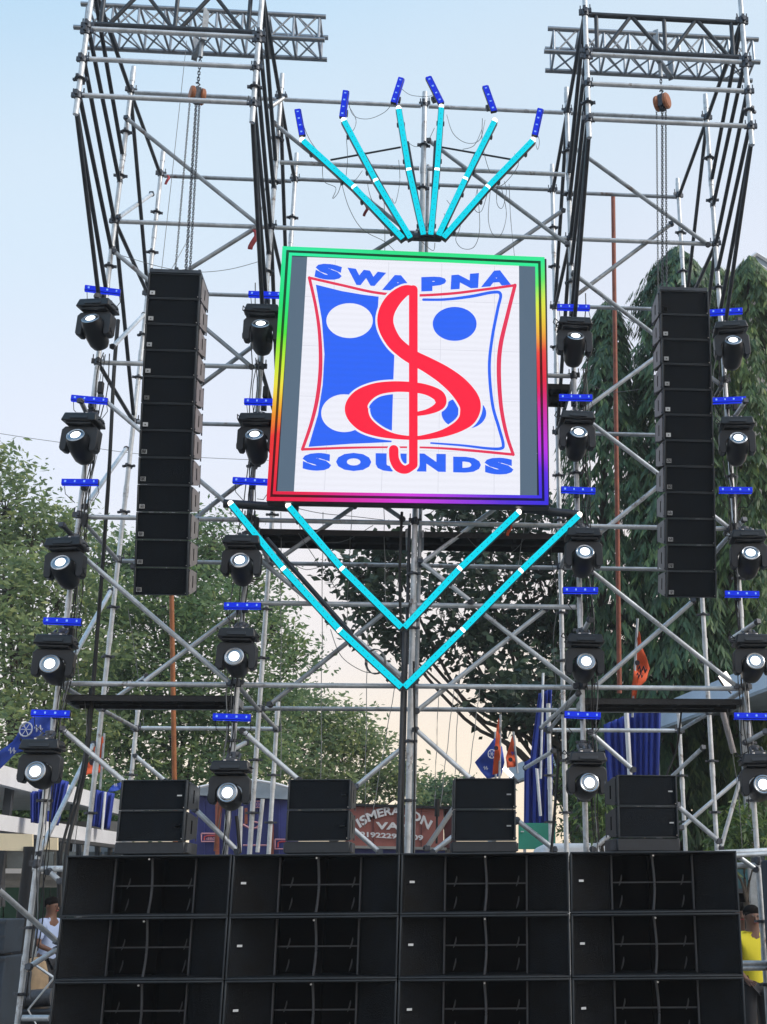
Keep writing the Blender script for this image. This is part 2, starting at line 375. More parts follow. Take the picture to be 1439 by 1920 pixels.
for par, ci, co in ((towL, 1, 0), (towR, 3, 4)):
    lo, hi = min(ci, co), max(ci, co)
    for z in (8.05, 9.55, 5.0, 3.48): ledger(par, lo, hi, YA, z)
    ledger(par, lo, hi, YA, 6.53) if par is towL else None
    for z in (6.53, 5.0, 3.5, 8.07) : ledger(par, lo, hi, YB, z, M['galv2'])
    ledger(par, lo, hi, YB, 9.55, M['galv2']); ledger(par, lo, hi, YC, 3.5)
    for z in (8.40, 8.78): ledger(par, lo, hi, YN, z)
    ledger(par, lo, hi, YN, 9.10)
    # depth tubes near frame -> tower, and tower depth ledgers
    for c in (lo, hi):
        for zn, za in ((8.24, 7.30), (8.42, 7.75), (8.78, 8.05), (9.12, 8.50), (9.55, 8.80), (9.58, 9.55), (8.22, 6.95)):
            transom(par, c, YN, zn, YA, za, M['dsteel'])  # dark colour stands for the shaded undersides of these tubes
            xx = cx(c, za); coup(par, (xx, YA, za), clamp_me, random.uniform(0, 3))
        for z in (9.55, 8.05, 6.53, 5.0, 3.48): transom(par, c, YA, z, YB, z, M['dsteel'] if z > 5.5 else M['galv2'])  # upper tubes coloured darker for their undersides in shade
        transom(par, c, YB, 3.48, YC, 3.5)
        transom(par, c, YA, 9.5, YB, 8.1, M['dsteel']); transom(par, c, YA, 8.0, YB, 6.6, M['dsteel'])  # underside shade put into the colour here too
# ledgers in the middle bays
for z in (8.05, 9.55, 5.0, 3.48, 8.8, 4.22):
    ledger(mid, 1, 2, YA, z); ledger(mid, 2, 3, YA, z)
for z in (9.58, 5.0, 3.5): ledger(mid, 1, 3, YB, z, M['galv2'])
for z in (6.53,): ledger(mid, 2, 3, YA, z)
standard(mid, 2, YA, 0, 9.72, [3.48, 5.0, 8.05, 9.55, 8.8], r=.027)
tube('standard', mid, (-.09, YA + .09, 0), (-.085, YA + .09, 8.9), .018, M['galv2'])
tube('standard', mid, (-.185, YA + .06, 2), (-.185, YA + .06, 5.0), .016, M['dsteel'])
tube('standard', mid, (-.215, YA - .12, .7), (-.205, YA - .12, 3.95), .018, M['dsteel'])
# braces measured on the photograph's bays: (u1,v1,Y1,u2,v2,Y2,material)
def braces(par, rows):
    for (u1, v1, Y1, u2, v2, Y2, m) in rows:
        A_, B_ = at(u1, v1, Y1), at(u2, v2, Y2)
        tube('brace', par, A_, B_, .0215, M[m])
        for P in (A_, B_):
            o = coup(par, P, clamp_me, random.uniform(0, 3)); o.rotation_euler = (random.uniform(-.3, .3) + 1.57, 0, random.uniform(-.5, .5))
f_ = YA - .045; k_ = YB - .045
braces(towL, [(238, 222, f_, 487, 423, f_, 'galv2'), (345, 511, f_, 485, 424, f_, 'galv2'), (215, 472, f_, 472, 688, f_, 'galv2'),
              (476, 648, YA + .05, 272, 800, YA + .05, 'galv2'), (190, 745, f_, 440, 956, f_, 'galv'), (452, 905, YA + .05, 250, 1062, YA + .05, 'galv2'),
              (270, 590, YB, 212, 650, YA, 'galv'), (237, 841, YB, 160, 950, YA, 'galv'), (208, 1108, YB, 132, 1243, YA, 'galv'), (285, 364, YB, 222, 408, YA, 'galv'),
              (153, 1041, f_, 432, 1281, f_, 'galv'), (267, 1281, YA + .05, 448, 1146, YA + .05, 'galv'), (117, 1367, f_, 236, 1468, f_, 'galv'),
              (254, 1417, YC, 310, 1464, YC, 'galv'), (175, 1395, YB, 74, 1600, YA, 'galv'), (275, 1268, YB, 192, 1326, YB, 'galv'),
              (-6, 1665, 10.1, 107, 1765, YA, 'galv'), (107, 1780, YA, 55, 1813, 10.3, 'galv'), (367, 1518, f_, 446, 1596, f_, 'galv'), (92, 1634, f_, 113, 1652, f_, 'galv')])
braces(towR, [(1069, 271, f_, 1328, 459, f_, 'galv2'), (1075, 558, YA + .05, 1259, 420, YA + .05, 'galv2'), (1076, 513, f_, 1352, 722, f_, 'galv2'), (1232, 668, YA + .05, 1090, 772, YA + .05, 'galv'),
              (1100, 786, f_, 1368, 990, f_, 'galv'), (1238, 909, YA + .05, 1124, 1000, YA + .05, 'galv'), (1108, 1070, f_, 1382, 1287, f_, 'galv'), (1117, 1287, YA + .05, 1300, 1127, YA + .05, 'galv'),
              (1107, 1373, f_, 1187, 1443, f_, 'galv'), (1261, 1455, YC, 1318, 1402, YB, 'galv'), (1270, 1510, f_, 1348, 1577, f_, 'galv'), (1278, 1552, YB, 1388, 1458, YB, 'galv'), (1112, 1592, f_, 1146, 1564, f_, 'galv'),
              (1388, 1462, YB, 1352, 1590, YB, 'galv'), (1015, 1364, YC, 1085, 1300, YA, 'galv'), (1392, 1018, YA - .1, 1362, 1000, YA, 'galv'), (1340, 1035, YB, 1395, 975, YA, 'galv'), (985, 1440, YC, 1038, 1408, YB, 'galv'), (1418, 1630, f_, 1385, 1606, f_, 'galv')])
braces(mid, [(515, 232, f_, 772, 440, f_, 'galv2'), (805, 264, f_, 1064, 458, f_, 'galv2'), (752, 440, YA + .05, 560, 560, YA + .05, 'galv2'), (1055, 395, YA + .05, 815, 560, YA + .05, 'galv2'),
             (665, 949, YA + .05, 507, 1060, YA + .05, 'galv2'), (700, 935, f_, 755, 973, f_, 'galv2'), (960, 930, YA + .05, 789, 1058, YA + .05, 'galv'), (789, 1053, f_, 884, 1128, f_, 'galv'), (483, 1046, f_, 756, 1270, f_, 'galv'),
             (1024, 1142, YA + .05, 782, 1333, YA + .05, 'galv'), (507, 1321, YA + .05, 742, 1132, YA + .05, 'galv2'), (906, 1150, f_, 1080, 1286, f_, 'galv'), (455, 1370, f_, 560, 1462, f_, 'galv'), (780, 1368, f_, 885, 1462, f_, 'galv'),
             (755, 1402, YA + .05, 668, 1475, YA + .05, 'galv'), (655, 1548, f_, 712, 1598, f_, 'galv'), (812, 1598, f_, 853, 1566, f_, 'galv'), (895, 1600, f_, 968, 1540, f_, 'galv'), (970, 1538, f_, 1040, 1593, f_, 'galv'), (800, 1590, YA, 856, 1508, YA, 'rope')])
# second thinner tubes beside the bottom of the left inner bay
for (u1, u2, v1, v2, Y) in ((493, 483, 1498, 1598, YB), (452, 449, 1512, 1598, YA + .1)): tube('stub_tube', towL, at(u1, v1, Y), at(u2, v2, Y), .02, M['galv'])
# low ledgers at both lower corners
tube('ledger', towL, at(62, 1629, YA), at(122, 1629, YA)); tube('ledger', towL, at(42, 1909, YA), at(92, 1909, YA))
tube('ledger', towR, at(1376, 1623, YA), at(1432, 1622, YA)); tube('ledger', towR, at(1343, 1600, 10.5), at(1460, 1594, 10.5)); tube('ledger', towR, at(1343, 1606, 10.45), at(1460, 1600, 10.45), .018)
for v in (1806, 1815): tube('ledger', towR, at(1392, v, 10.6), at(1440, v, 10.6), .022)
braces(towR, [(1372, 1198, YA, 1420, 1166, YA - .35, 'galv'), (1398, 1392, YA, 1436, 1372, YA - .35, 'galv'), (1362, 648, YA, 1385, 600, YA - .35, 'galv'), (1372, 790, YA, 1398, 752, YA - .35, 'galv'), (1086, 1200, YA, 1106, 1162, YA - .3, 'galv')])
braces(towL, [(196, 590, YA, 182, 555, YA - .35, 'galv2'), (170, 790, YA, 152, 752, YA - .35, 'galv2'), (150, 1020, YA, 118, 985, YA - .35, 'dsteel'), (432, 1408, YA, 462, 1392, YA + .3, 'galv'), (508, 200, YA - .1, 535, 182, YA, 'galv')])
# hollow screen support beams
tube('support_tube', mid, at(420, 944, 10.65), at(560, 953, 10.65), .04, M['dsteel']); tube('support_tube', mid, at(965, 952, 10.65), at(1085, 965, 10.65), .04, M['dsteel'])
# lattice girders on the cantilever fronts
def girder(par, xa, xb, label_):
    for z in (9.165, 9.56): tube('girder_chord', par, (xa, YN + .02, z), (xb, YN + .02, z), .026, M['dsteel'])
    w = xb - xa; u0 = xa + .07
    for fx in (.045, .50, .955): tube('girder_post', par, (xa + w * fx, YN + .02, 9.18), (xa + w * fx, YN + .02, 9.55), .02, M['dsteel'])
    for a0, a1, lohi in ((.10, .27, 1), (.29, .48, 0), (.54, .71, 1), (.73, .92, 0)):
        z0, z1 = (9.18, 9.55) if lohi else (9.55, 9.18)
        tube('girder_diagonal', par, (xa + w * a0, YN + .02, z0), (xa + w * a1, YN + .02, z1), .019, M['dsteel'])
girder(towL, cx(0, 9.3) + .04, cx(1, 9.3) - .04, ''); girder(towR, cx(3, 9.3) + .04, cx(4, 9.3) - .04, '')

# square box trusses lying on the cantilevers
def box_truss(xa, xb, label):
    t = thing('box_truss', label, 'truss', ((xa + xb) / 2, 10.05, 9.6), group='box trusses over the towers')
    ch = [(9.9, 9.59), (9.9, 9.86), (10.2, 9.86), (10.2, 9.60)]
    for k, (y, z) in enumerate(ch): tube('chord', t, (xa - (.04 if k == 0 else 0), y, z), (xb, y, z), .024, M['alu'])
    n = round((xb - xa) / .27); st_ = (xb - xa - .12) / n
    for q in range(4):
        (y0, z0), (y1, z1) = ch[q], ch[(q + 1) % 4]
        for i in range(n + 1):
            x = xa + .06 + st_ * i
            tube('post', t, (x, y0, z0), (x, y1, z1), .013, M['alu'], 8)
            if i < n: tube('lacing', t, (x + .02, y0, z0), (x + st_ - .02, y1, z1), .009, M['alu'], 8); tube('lacing', t, (x + .02, y1, z1), (x + st_ - .02, y0, z0), .009, M['alu'], 8) if q in (0, 3) else None
    return t
box_truss(-3.42, -1.10, 'silver square lattice truss on top of the left scaffold tower')
box_truss(1.07, 3.19, 'silver square lattice truss on top of the right scaffold tower')

# ------------------------------------------------------------------ planks
def plank(label, x0, x1, y0, z, n=2, w=.225):
    t = thing('scaffold_platform', label, 'platform', ((x0 + x1) / 2, y0 + w, z), group='scaffold platforms')
    for i in range(n):
        b = MB(); yy = -w + w * i + w / 2 - .0 + i * .01
        b.box((0, yy, 0), (x1 - x0, w, .006)); b.box((0, yy - w / 2 + .006, -.025), (x1 - x0, .012, .05)); b.box((0, yy + w / 2 - .006, -.025), (x1 - x0, .012, .05))
        for j in range(4): b.box((-(x1 - x0) / 2 + (x1 - x0) * (j + .5) / 4, yy, -.02), (.03, w - .03, .02))
        b.build('plank', M['plank'], t)
    for sx in (-1, 1):
        b = MB(); b.box((sx * ((x1 - x0) / 2 + .01), 0, -.02), (.02, w * n, .07)); b.build('end_hook', M['galv2'], t)
zp = lambda z: z - .075
plank('black steel platform under the moving lights of the left tower', -3.12, -1.68, YA + .02, zp(3.46))
plank('black steel platform low on the right tower beside the orange flag', 1.42, 2.86, YA + .02, zp(3.46))
plank('long black platform under the left half of the screen', -1.55, -.22, YA + .03, zp(5.0))
plank('long black platform under the right half of the screen', -.05, 1.32, YA + .03, zp(5.0))
plank('short dark platform just right of the screen beside the inner light pole', .9, 1.34, YA + .03, zp(6.53))

# ------------------------------------------------------------------ subwoofers
SW, SH, SD = 1.245, 0.44, 0.95
def make_sub():
    root = thing('subwoofer', '', 'subwoofer')
    w, h, d = SW - .012, SH - .006, SD
    b = MB(); e = .018
    b.box((0, d / 2, e / 2), (w, d, e)); b.box((0, d / 2, h - e / 2), (w, d, e))
    for s in (-1, 1): b.box((s * (w / 2 - e / 2), d / 2, h / 2), (e, d, h - 2 * e))
    b.box((0, d - .01, h / 2), (w - 2 * e, .02, h - 2 * e), None, 0)
    bev(b.build('cabinet', [M['cab']], root), .003, 1)
    f = MB(); t = .011
    for z in (t / 2, h - t / 2): f.box((0, -.003, z), (w, .012, t))
    for s in (-1, 1): f.box((s * (w / 2 - t / 2), -.003, h / 2), (t, .012, h - 2 * t))
    bev(f.build('front_rim', M['cabedge'], root), .002, 1)
    for s in (-1, 1):
        x0, x1 = s * (w / 2 - e), s * .305; q = MB()
        pts = [(x0, .02, e), (x1, .20, e), (x1, .215, e), (x0, .035, e), (x0, .02, h - e), (x1, .20, h - e), (x1, .215, h - e), (x0, .035, h - e)]
        if s < 0: q.hexa(pts)
        else: q.hexa([pts[i] for i in (1, 0, 3, 2, 5, 4, 7, 6)])
        q.build('horn_wing', M['horn'], root, angle=0)
        r = MB(); r.box((s * .305, .188, h / 2), (.014, .03, h - 2 * e)); bev(r.build('horn_rib', M['hornrod'], root), .004, 2)
        for za, zb in ((.035, .125), (.195, .275)):
            v = MB(); v.path([(s * .235 - .010 + .020 * math.sin((z - za) / (zb - za) * 1.6), .30, z) for z in [za + (zb - za) * i / 6 for i in range(7)]], [.002, .005, .006, .006, .006, .005, .002], 5); v.build('rear_rib_highlight', M['hornrod'], root)  # short grey pieces shaped as the highlights on the rear ribs
    c = MB(); c.path([(.016 * math.sin((z / h) * 3.3 + .3) - .012 * (1 - z / h), .10, z) for z in [e + (h - 2 * e) * i / 20 for i in range(21)]], .0095, 8); c.build('centre_rib', M['hornrod'], root)
    c = MB(); c.box((0, .215, h * .5), (.66, .014, .010)); c.build('cross_bar', M['hornrod'], root)
    c = MB(); c.box((0, .46, h / 2), (.66, .02, h - 2 * e)); c.box((0, .40, h / 2), (.03, .12, h - 2 * e)); c.build('throat', M['deep'], root)
    c = MB(); c.cyl((0, .0, h - e - .012), (0, .012, h - e - .012), .007, 8); c.build('screw', M['screw'], root)
    return root
sub0 = make_sub(); first = True; explode(sub0, {'rigging_link', 'screw', 'handle', 'tilt_cap', 'power_plug', 'bracket', 'cord', 'cross_bar', 'side_bar', 'lifting_bar', 'truss_strap', 'front_frame', 'edge_trim', 'strap', 'ear', 'eye', 'engine', 'clamp', 'throat', 'pipe_frame', 'barge_board', 'carrier_bar'})
subbadge = MB(); subbadge.box((0, 0, 0), (.038, .004, .016)); subbadge_me = subbadge.mesh('badge', M['badge'])
ROWN = ['top', 'middle', 'bottom']
corner_u = [(125, 1600), (437, 1600), (752, 1599), (1068, 1597), (1382, 1589)]
Ys = [9.68, 9.56, 9.44, 9.33, 9.20]
bx = [at(u, v, Y) for (u, v), Y in zip(corner_u, Ys)]
for r_ in range(3):
    for c_ in range(4):
        A_, B_ = bx[c_], bx[c_ + 1]
        o = sub0 if first else copytree(sub0); first = False
        ang = math.atan2(B_.y - A_.y, B_.x - A_.x)
        mid_ = (A_ + B_) / 2
        o.location = (mid_.x, mid_.y, 2.005 - SH * (r_ + 1)); o.rotation_euler = (0, 0, ang); o.scale = ((B_.xy - A_.xy).length / SW, 1, 1)
        o['label'] = f"black horn subwoofer in the {ROWN[r_]} row, {ORD[c_]} column from the left"; o['group'] = 'subwoofers stacked in a wall'
        if not (c_ == 0):
            link('badge', subbadge_me, o, (-SW / 2 + .085, .036, SH * .52), (0, 0, R(25)))
    # fill below bottom row
# ------------------------------------------------------------------ line array boxes
AW, AH, AD = .437, .2245, .42
def make_array_box(w, h, d, side=1):
    root = thing('line_array_speaker', '', 'speaker')
    # local: front at y=0 facing -y, origin front centre
    b = MB(); g_ = h / 2 - .003; k = h * .33; wb = w / 2 - .0
    P = [(-wb, .012, -g_), (wb, .012, -g_), (wb - .02, d, -k), (-wb + .02, d, -k), (-wb, .012, g_), (wb, .012, g_), (wb - .02, d, k), (-wb + .02, d, k)]
    bev(b.hexa(P).build('cabinet', M['cab'], root), .004, 1)
    f = MB(); f.box((0, .006, 0), (w - .026, .014, h - .022)); bev(f.build('grille', M['grille'], root), .004, 2)
    f = MB()
    for s in (-1, 1): f.box((s * (w / 2 - .006), .0, 0), (.013, .03, h - .004))
    f.box((0, .002, h / 2 - .005), (w - .026, .02, .008)); f.box((0, .002, -h / 2 + .005), (w - .026, .02, .008))
    bev(f.build('front_frame', M['cabedge'], root), .002, 1)
    for s in (-1, 1):
        q = MB(); x = s * (wb - .004); Y0, Y1 = .10, d - .04
        z0, z1 = g_ * .80, k * .86; tt = .012
        # side plate as ring round a handle hole
        hy0, hy1, hz = .17, .215, h * .22
        def slab(ya, yb, za, zb, zc, zd):
            xo = x + s * .008; xi = x - s * .010
            q.hexa([(xi, ya, za), (xo, ya, za), (xo, yb, zb), (xi, yb, zb), (xi, ya, zc), (xo, ya, zc), (xo, yb, zd), (xi, yb, zd)])
        slab(.045, hy0, -g_ * .95, -g_ * .87, g_ * .95, g_ * .87)
        slab(hy1, d - .05, -g_ * .82, -k * .95, g_ * .82, k * .95)
        slab(hy0, hy1, hz, hz, g_ * .87, g_ * .82); slab(hy0, hy1, -g_ * .87, -g_ * .82, -hz, -hz)
        q.build('side_plate', M['sideplate'] if side else M['plast2'], root, angle=0)
        q = MB(); q.box((x + s * .002, (hy0 + hy1) / 2, 0), (.006, hy1 - hy0, hz * 2)); q.build('handle_recess', M['deep'], root)
        q = MB()
        q.cyl((x + s * .004, d - .06, -h * .42), (x + s * .004, d - .06, h * .42), .006, 6); q.cyl((x - s * .004, .03, h * .40), (x + s * .014, .03, h * .40), .006, 6); q.cyl((x - s * .004, .03, -h * .40), (x + s * .014, .03, -h * .40), .006, 6)
        q.build('rigging_link', M['coup'], root)
    for s in (1,):
        q = MB(); q.cyl((s * (w / 2 - .016), -.012, -h / 2 + .02), (s * (w / 2 - .016), -.002, -h / 2 + .02), .0035, 6); q.build('screw', M['screw'], root)
    return root
ab = make_array_box(AW, AH, AD); explode(ab, {'rigging_link'})
bdg = MB(); bdg.box((0, -.004, 0), (.040, .010, .034)); bdg.box((0, -.0098, -.002), (.012, .001, .010), None, 1)
badge_w = bdg.mesh('badge', [M['badge'], M['badged']]); bdg2 = MB(); bdg2.box((0, -.004, 0), (.036, .010, .030)); badge_d = bdg2.mesh('badge', M['badged'])
used = False
def array(x_top, x_bot, zt, zb, y0, y1, side, bs):
    global used
    n = 12; pts = []
    for i in range(n + 1):
        f = i / n; pts.append(Vector((x_top + (x_bot - x_top) * f, y0 + (y1 - y0) * (f ** 1.25), zt + (zb - zt) * f)))
    for i in range(n):
        A_, B_ = pts[i], pts[i + 1]
        o = ab if not used else copytree(ab); used = True
        c = (A_ + B_) / 2; d = (A_ - B_)
        pitch = math.atan2(d.y, d.z)
        o.location = c; o.rotation_euler = (-pitch, 0, 0); o.scale = (1, 1, d.length / AH)
        look = 'white corner badge' if i < 6 else 'dark corner badge'
        o['label'] = f"black speaker with {look}, {ORD[i]} from the top of the {side} hanging column"
        o['group'] = f'speakers hanging in the {side} column'
        link('badge', badge_w if i < 6 else badge_d, o, (-AW / 2 + .042, -.004, -AH / 2 + .045))
    return pts
aL = array(-2.202, -2.212, 6.765, 4.088, 9.45, 10.02, 'left', 1)
aR = array(2.194, 2.262, 6.77, 4.13, 9.45, 10.02, 'right', 1)
for px_, lab in ((-2.202, 'left'), (2.194, 'right')):
    t = thing('flying_frame', f'black steel flying frame on top of the {lab} hanging speaker column', 'rigging frame', (px_, 9.65, 6.79), group='flying frames')
    b = MB(); b.box((0, -.19, 0), (.43, .03, .03)); b.box((0, .16, 0), (.43, .03, .03)); b.build('cross_bar', M['dsteel'], t); explode(t, {'cross_bar'})
    for s in (-1, 1):
        b = MB(); b.box((s * .20, 0, .005), (.02, .40, .04)); b.build('side_bar', M['dsteel'], t)
    b = MB(); b.box((0, 0, .03), (.03, .36, .04)); b.cyl((0, 0, .04), (0, 0, .11), .012, 8); b.build('lifting_bar', M['dsteel'], t)
    b = MB(); b.path([(.05 * math.cos(a_) - .13, 0, .05 + .05 * math.sin(a_)) for a_ in [i * .6 for i in range(6)]], .005, 5); b.build('shackle', M['coup'], t)

# small ground stacks on the subwoofers
SWd, SHt = .50, .2265
sb = make_array_box(SWd, SHt, .42, 0); explode(sb, {'rigging_link'}); usedb = False
slot = MB(); slot.box((0, 0, 0), (.036, .004, .010)); slot_me = slot.mesh('badge', M['badge'])
STK = [((228 + 355) / 2, 9.62, 'left end of the subwoofer wall', (1462, 1578), .50), (600.5, 9.60, 'left of the centre mast', (1461, 1577), .475), (909.5, 9.52, 'right of the centre mast', (1459, 1577), .475), (1212.5, 9.42, 'right end of the subwoofer wall', (1453, 1571), .475)]
for k, (u, Y, wh, (vt, vb), w) in enumerate(STK):
    T_ = at(u, vt, Y); B_ = at(u, vb, Y); hh = (T_.z - B_.z) / 2; yaw = R([-4, -3, 0, 6][k])
    for j in range(2):
        o = sb if not usedb else copytree(sb); usedb = True
        o.location = (T_.x, Y, T_.z - hh * (j + .5)); o.scale = (w / SWd, 1, hh / SHt); o.rotation_euler = (0, 0, yaw)
        o['label'] = f"{'upper' if j == 0 else 'lower'} black speaker of the pair at the {wh}" if 'end' in wh else f"{'upper' if j == 0 else 'lower'} black speaker of the pair just {wh}"
        o['group'] = 'speaker pairs standing on the subwoofers'
        link('badge', slot_me, o, (SWd / 2 - .055, -.004, -.005))
    bz = 2.005; tz = B_.z
    t = thing('speaker_base', f"low charcoal base frame under the speaker pair {'at the ' + wh if 'end' in wh else wh}", 'speaker base', (T_.x, Y, bz), (0, 0, yaw), group='bases under the speaker pairs')
    b = MB(); b.box((0, .2, (tz - bz) / 2), (w + .015, .40, tz - bz - .004)); bev(b.build('body', M['plast2'], t), .005, 1)
    for s in (-1, 1):
        b = MB(); b.box((s * (w / 2 + .012), .10, (tz - bz) / 2), (.02, .12, (tz - bz) * .7)); b.build('latch', M['coup'], t)

# ------------------------------------------------------------------ chain hoists
def hoist(x, y, ztop, zbot, hz, label, yaw):
    t = thing('chain_hoist', label, 'hoist', (x, y, hz), (0, 0, yaw), group='chain hoists')
    mt = Matrix.Translation((-.035, 0, 0)) @ Matrix.Rotation(R(90), 4, 'Y')
    b = MB(); b.lathe([(.03, -.035), (.07, -.032), (.078, -.02), (.078, .0), (.06, .012), (.02, .012)], 16, mt); b.build('gear_cover', M['orange'], t)
    mt = Matrix.Translation((.045, 0, 0)) @ Matrix.Rotation(R(90), 4, 'Y')
    b = MB(); b.lathe([(.02, -.025), (.06, -.02), (.08, -.01), (.08, .015), (.065, .028), (.02, .03)], 16, mt); b.build('hand_wheel_cover', M['orange'], t)
    b = MB(); b.box((0, 0, 0), (.05, .10, .13)); b.cyl((0, 0, -.09), (0, 0, -.06), .03, 8); b.build('body', M['coup'], t)
    b = MB(); b.path([(0, 0, .06), (0, 0, .10), (.018, 0, .125), (.0, 0, .15), (-.018, 0, .13)], .008, 6); b.build('hook', M['coup'], t)
    b = MB()
    def strand(x0, y0, z0, x1, y1, z1, r, pitch):
        n = int(abs(z0 - z1) / pitch)
        for i in range(n):
            f0 = i / n; P = Vector((x0 + (x1 - x0) * f0, y0 + (y1 - y0) * f0, z0 + (z1 - z0) * f0)); s = 1 if i % 2 else 0
            dx = Vector((r * 1.3, 0, 0)) if s else Vector((0, r * 1.3, 0)); h_ = Vector((0, 0, pitch * .62))
            for q in (-1, 1): b.cyl(P + dx * q - h_, P + dx * q + h_, r * .5, 4, 0, None, False)
            for q in (-1, 1): b.cyl(P - dx + h_ * q, P + dx + h_ * q, r * .5, 4, 0, None, False)
    strand(0, 0, .15, 0, 0, ztop - hz - .14, .008, .03)
    strand(.0, 0, -.09, 0, -.2, zbot - hz + .02, .0075, .026); strand(.032, .01, -.09, .038, -.19, zbot - hz + .02, .006, .026)
    b.build('load_chain', M['coup'], t)['kind'] = 'stuff'
    b = MB(); strand(-.06, 0, -.06, -.075, -.12, zbot - hz + .1, .005, .024); b.build('hand_chain', M['gcable'], t)['kind'] = 'stuff'
    b = MB(); b.box((0, 0, ztop - hz + .16), (.09, .34, .30)); 
    b = MB(); b.box((0, -.075, ztop - hz + .17), (.055, .012, .36)); b.box((0, .27, ztop - hz + .17), (.055, .012, .36)); b.box((0, .1, ztop - hz + .02), (.05, .35, .03)); b.cyl((0, 0, ztop - hz + .02), (0, 0, ztop - hz - .16), .022, 8)
    b.build('truss_strap', M['galv2'], t); explode(t, {'truss_strap'})
hoist(-2.27, 9.95, 9.52, 6.90, 8.93, 'orange chain hoist hanging over the left speaker column', R(25))
hoist(2.19, 9.95, 9.55, 6.90, 9.10, 'orange chain hoist hanging over the right speaker column', R(-35))
# thin steel wires beside the chains
wires = [(-2.40, 9.9, 9.5, -2.33, 9.5, 6.83, 'slack thin wire left of the left hoist chain'), (-2.42, 10.9, 8.0, -2.25, 9.5, 6.83, 'thin wire meeting the left speaker column from the red tag')]
for (x0, y0, z0, x1, y1, z1, lb) in wires:
    b = MB(); b.path([(x0 + (x1 - x0) * f, y0 + (y1 - y0) * f, z0 + (z1 - z0) * f) for f in [i / 8 for i in range(9)]], .0028, 5); tag(b.build('wire', M['gcable']), lb, 'wire', 'thin wires at the left hoist')

# ------------------------------------------------------------------ moving heads
def make_head():
    root = thing('moving_head_light', '', 'stage light')          # origin: base top centre, hanging down, faces -y
    b = MB(); P = []
    b.hexa([(-.165, -.12, -.085), (.165, -.12, -.085), (.165, .12, -.085), (-.165, .12, -.085), (-.145, -.10, 0), (.145, -.10, 0), (.145, .10, 0), (-.145, .10, 0)])
    b.box((0, -.0, -.10), (.25, .20, .03))
    bev(b.build('base', M['plastic'], root), .012, 2)
    b = MB(); b.box((.0, -.120, -.052), (.16, .006, .028), Matrix.Rotation(R(-13), 3, 'X')); bev(b.build('display_panel', M['plast2'], root), .002, 1)
    b = MB()
    for s in (-1, 1): b.path([(s * .155, -.05, -.05), (s * .172, -.05, -.05), (s * .172, .05, -.05), (s * .155, .05, -.05)], .006, 6)
    b.build('handle', M['plastic'], root)
    # yoke: plate with arch + arms
    b = MB(); zt = -.118
    prof = [(-.156, -.345), (-.170, -.32), (-.170, -.15), (-.14, zt), (.14, zt), (.170, -.15), (.170, -.32), (.156, -.345), (.120, -.35), (.106, -.33), (.106, -.25)]
    for i in range(9):
        an = math.pi * i / 8; prof.append((.106 * math.cos(an), -.245 + .062 * math.sin(an)))
    prof += [(-.106, -.25), (-.106, -.33), (-.120, -.35)]
    n = len(prof); vs = [(x, -.05, z) for x, z in prof] + [(x, .055, z) for x, z in prof]
    b.add(vs, [tuple(range(n)), tuple(reversed(range(n, 2 * n)))] + [(i, i + n, (i + 1) % n + n, (i + 1) % n) for i in range(n)])
    bev(b.build('yoke', M['plast2'], root, angle=30), .006, 2)
    b = MB()
    for s in (-1, 1): b.cyl((s * .168, 0, -.29), (s * .177, 0, -.29), .03, 10)
    b.build('tilt_cap', M['plastic'], root)
    hd = bpy.data.objects.new('head', None)
    tilt = R(28)
    mt = Matrix.Translation((0, 0, -.285)) @ Matrix.Rotation(R(90) - tilt, 4, 'X')   # lathe z axis -> forward(-y) and up
    b = MB(); b.lathe([(.030, -.19), (.068, -.178), (.090, -.135), (.100, -.06), (.1015, .0), (.099, .06), (.092, .10), (.085, .125), (.074, .128), (.070, .115), (.05, .112)], 22, mt)
    h = b.build('head', M['plastic'], root, angle=50)
    b = MB(); b.lathe([(.080, .1262), (.082, .130), (.075, .1335), (.067, .1300), (.066, .1280)], 22, mt); b.build('bezel', M['chrome'], h)
    b = MB(); b.lathe([(.068, .1270), (.060, .1300), (.046, .1315), (.040, .1300)], 20, mt); b.build('glass_ring', M['glassy'], h, angle=60)
    b = MB(); b.lathe([(.044, .1320), (.036, .137), (.02, .140), (.004, .141)], 20, mt); b.build('lens', M['lens'], h, angle=60)
    b = MB(); b.box(mt @ Vector((0, .085, -.08)), (.06, .02, .06), (mt.to_3x3())); b.build('rear_display', M['plast2'], h)
    # clamp
    b = MB(); b.box((0, .02, .018), (.12, .06, .03)); b.cyl((-.05, .02, .02), (-.05, .12, .075), .012, 8); b.cyl((.05, .02, .02), (.05, .12, .075), .012, 8); b.lathe([(.03, -.02), (.042, -.015), (.042, .015), (.03, .02)], 10, Matrix.Translation((0, .15, .08)))
    b.cyl((0, .02, .03), (0, .15, .08), .016, 8)
    b.build('clamp', M['coup'], root)
    b = MB()
    for q in (-.05, .04): b.cyl((q, -.06, .0), (q, -.06, .012), .012, 8)
    b.build('power_plug', M['screw'], root)
    b = MB(); b.path([(-.15, -.02, -.03), (-.19, .0, .02), (-.20, .05, .0), (-.16, .12, .0), (-.05, .15, .05)], .005, 5); b.build('safety_wire', M['cable'], root)
    return root
mh = make_head(); explode(mh, {'handle', 'tilt_cap', 'power_plug'}); usedh = False
HD = {0: [(182, 605), (155, 820), (122, 1055), (103, 1238), (77, 1435)], 1: [(492, 615), (482, 820), (454, 1050), (446, 1225), (432, 1475)], 3: [(1078, 638), (1082, 815), (1094, 1035), (1097, 1235), (1100, 1457)], 4: [(1370, 645), (1383, 825), (1404, 1038), (1411, 1235), (1425, 1460)]}
POLE = {0: 'far left pole', 1: 'inner left pole', 3: 'inner right pole', 4: 'far right pole'}
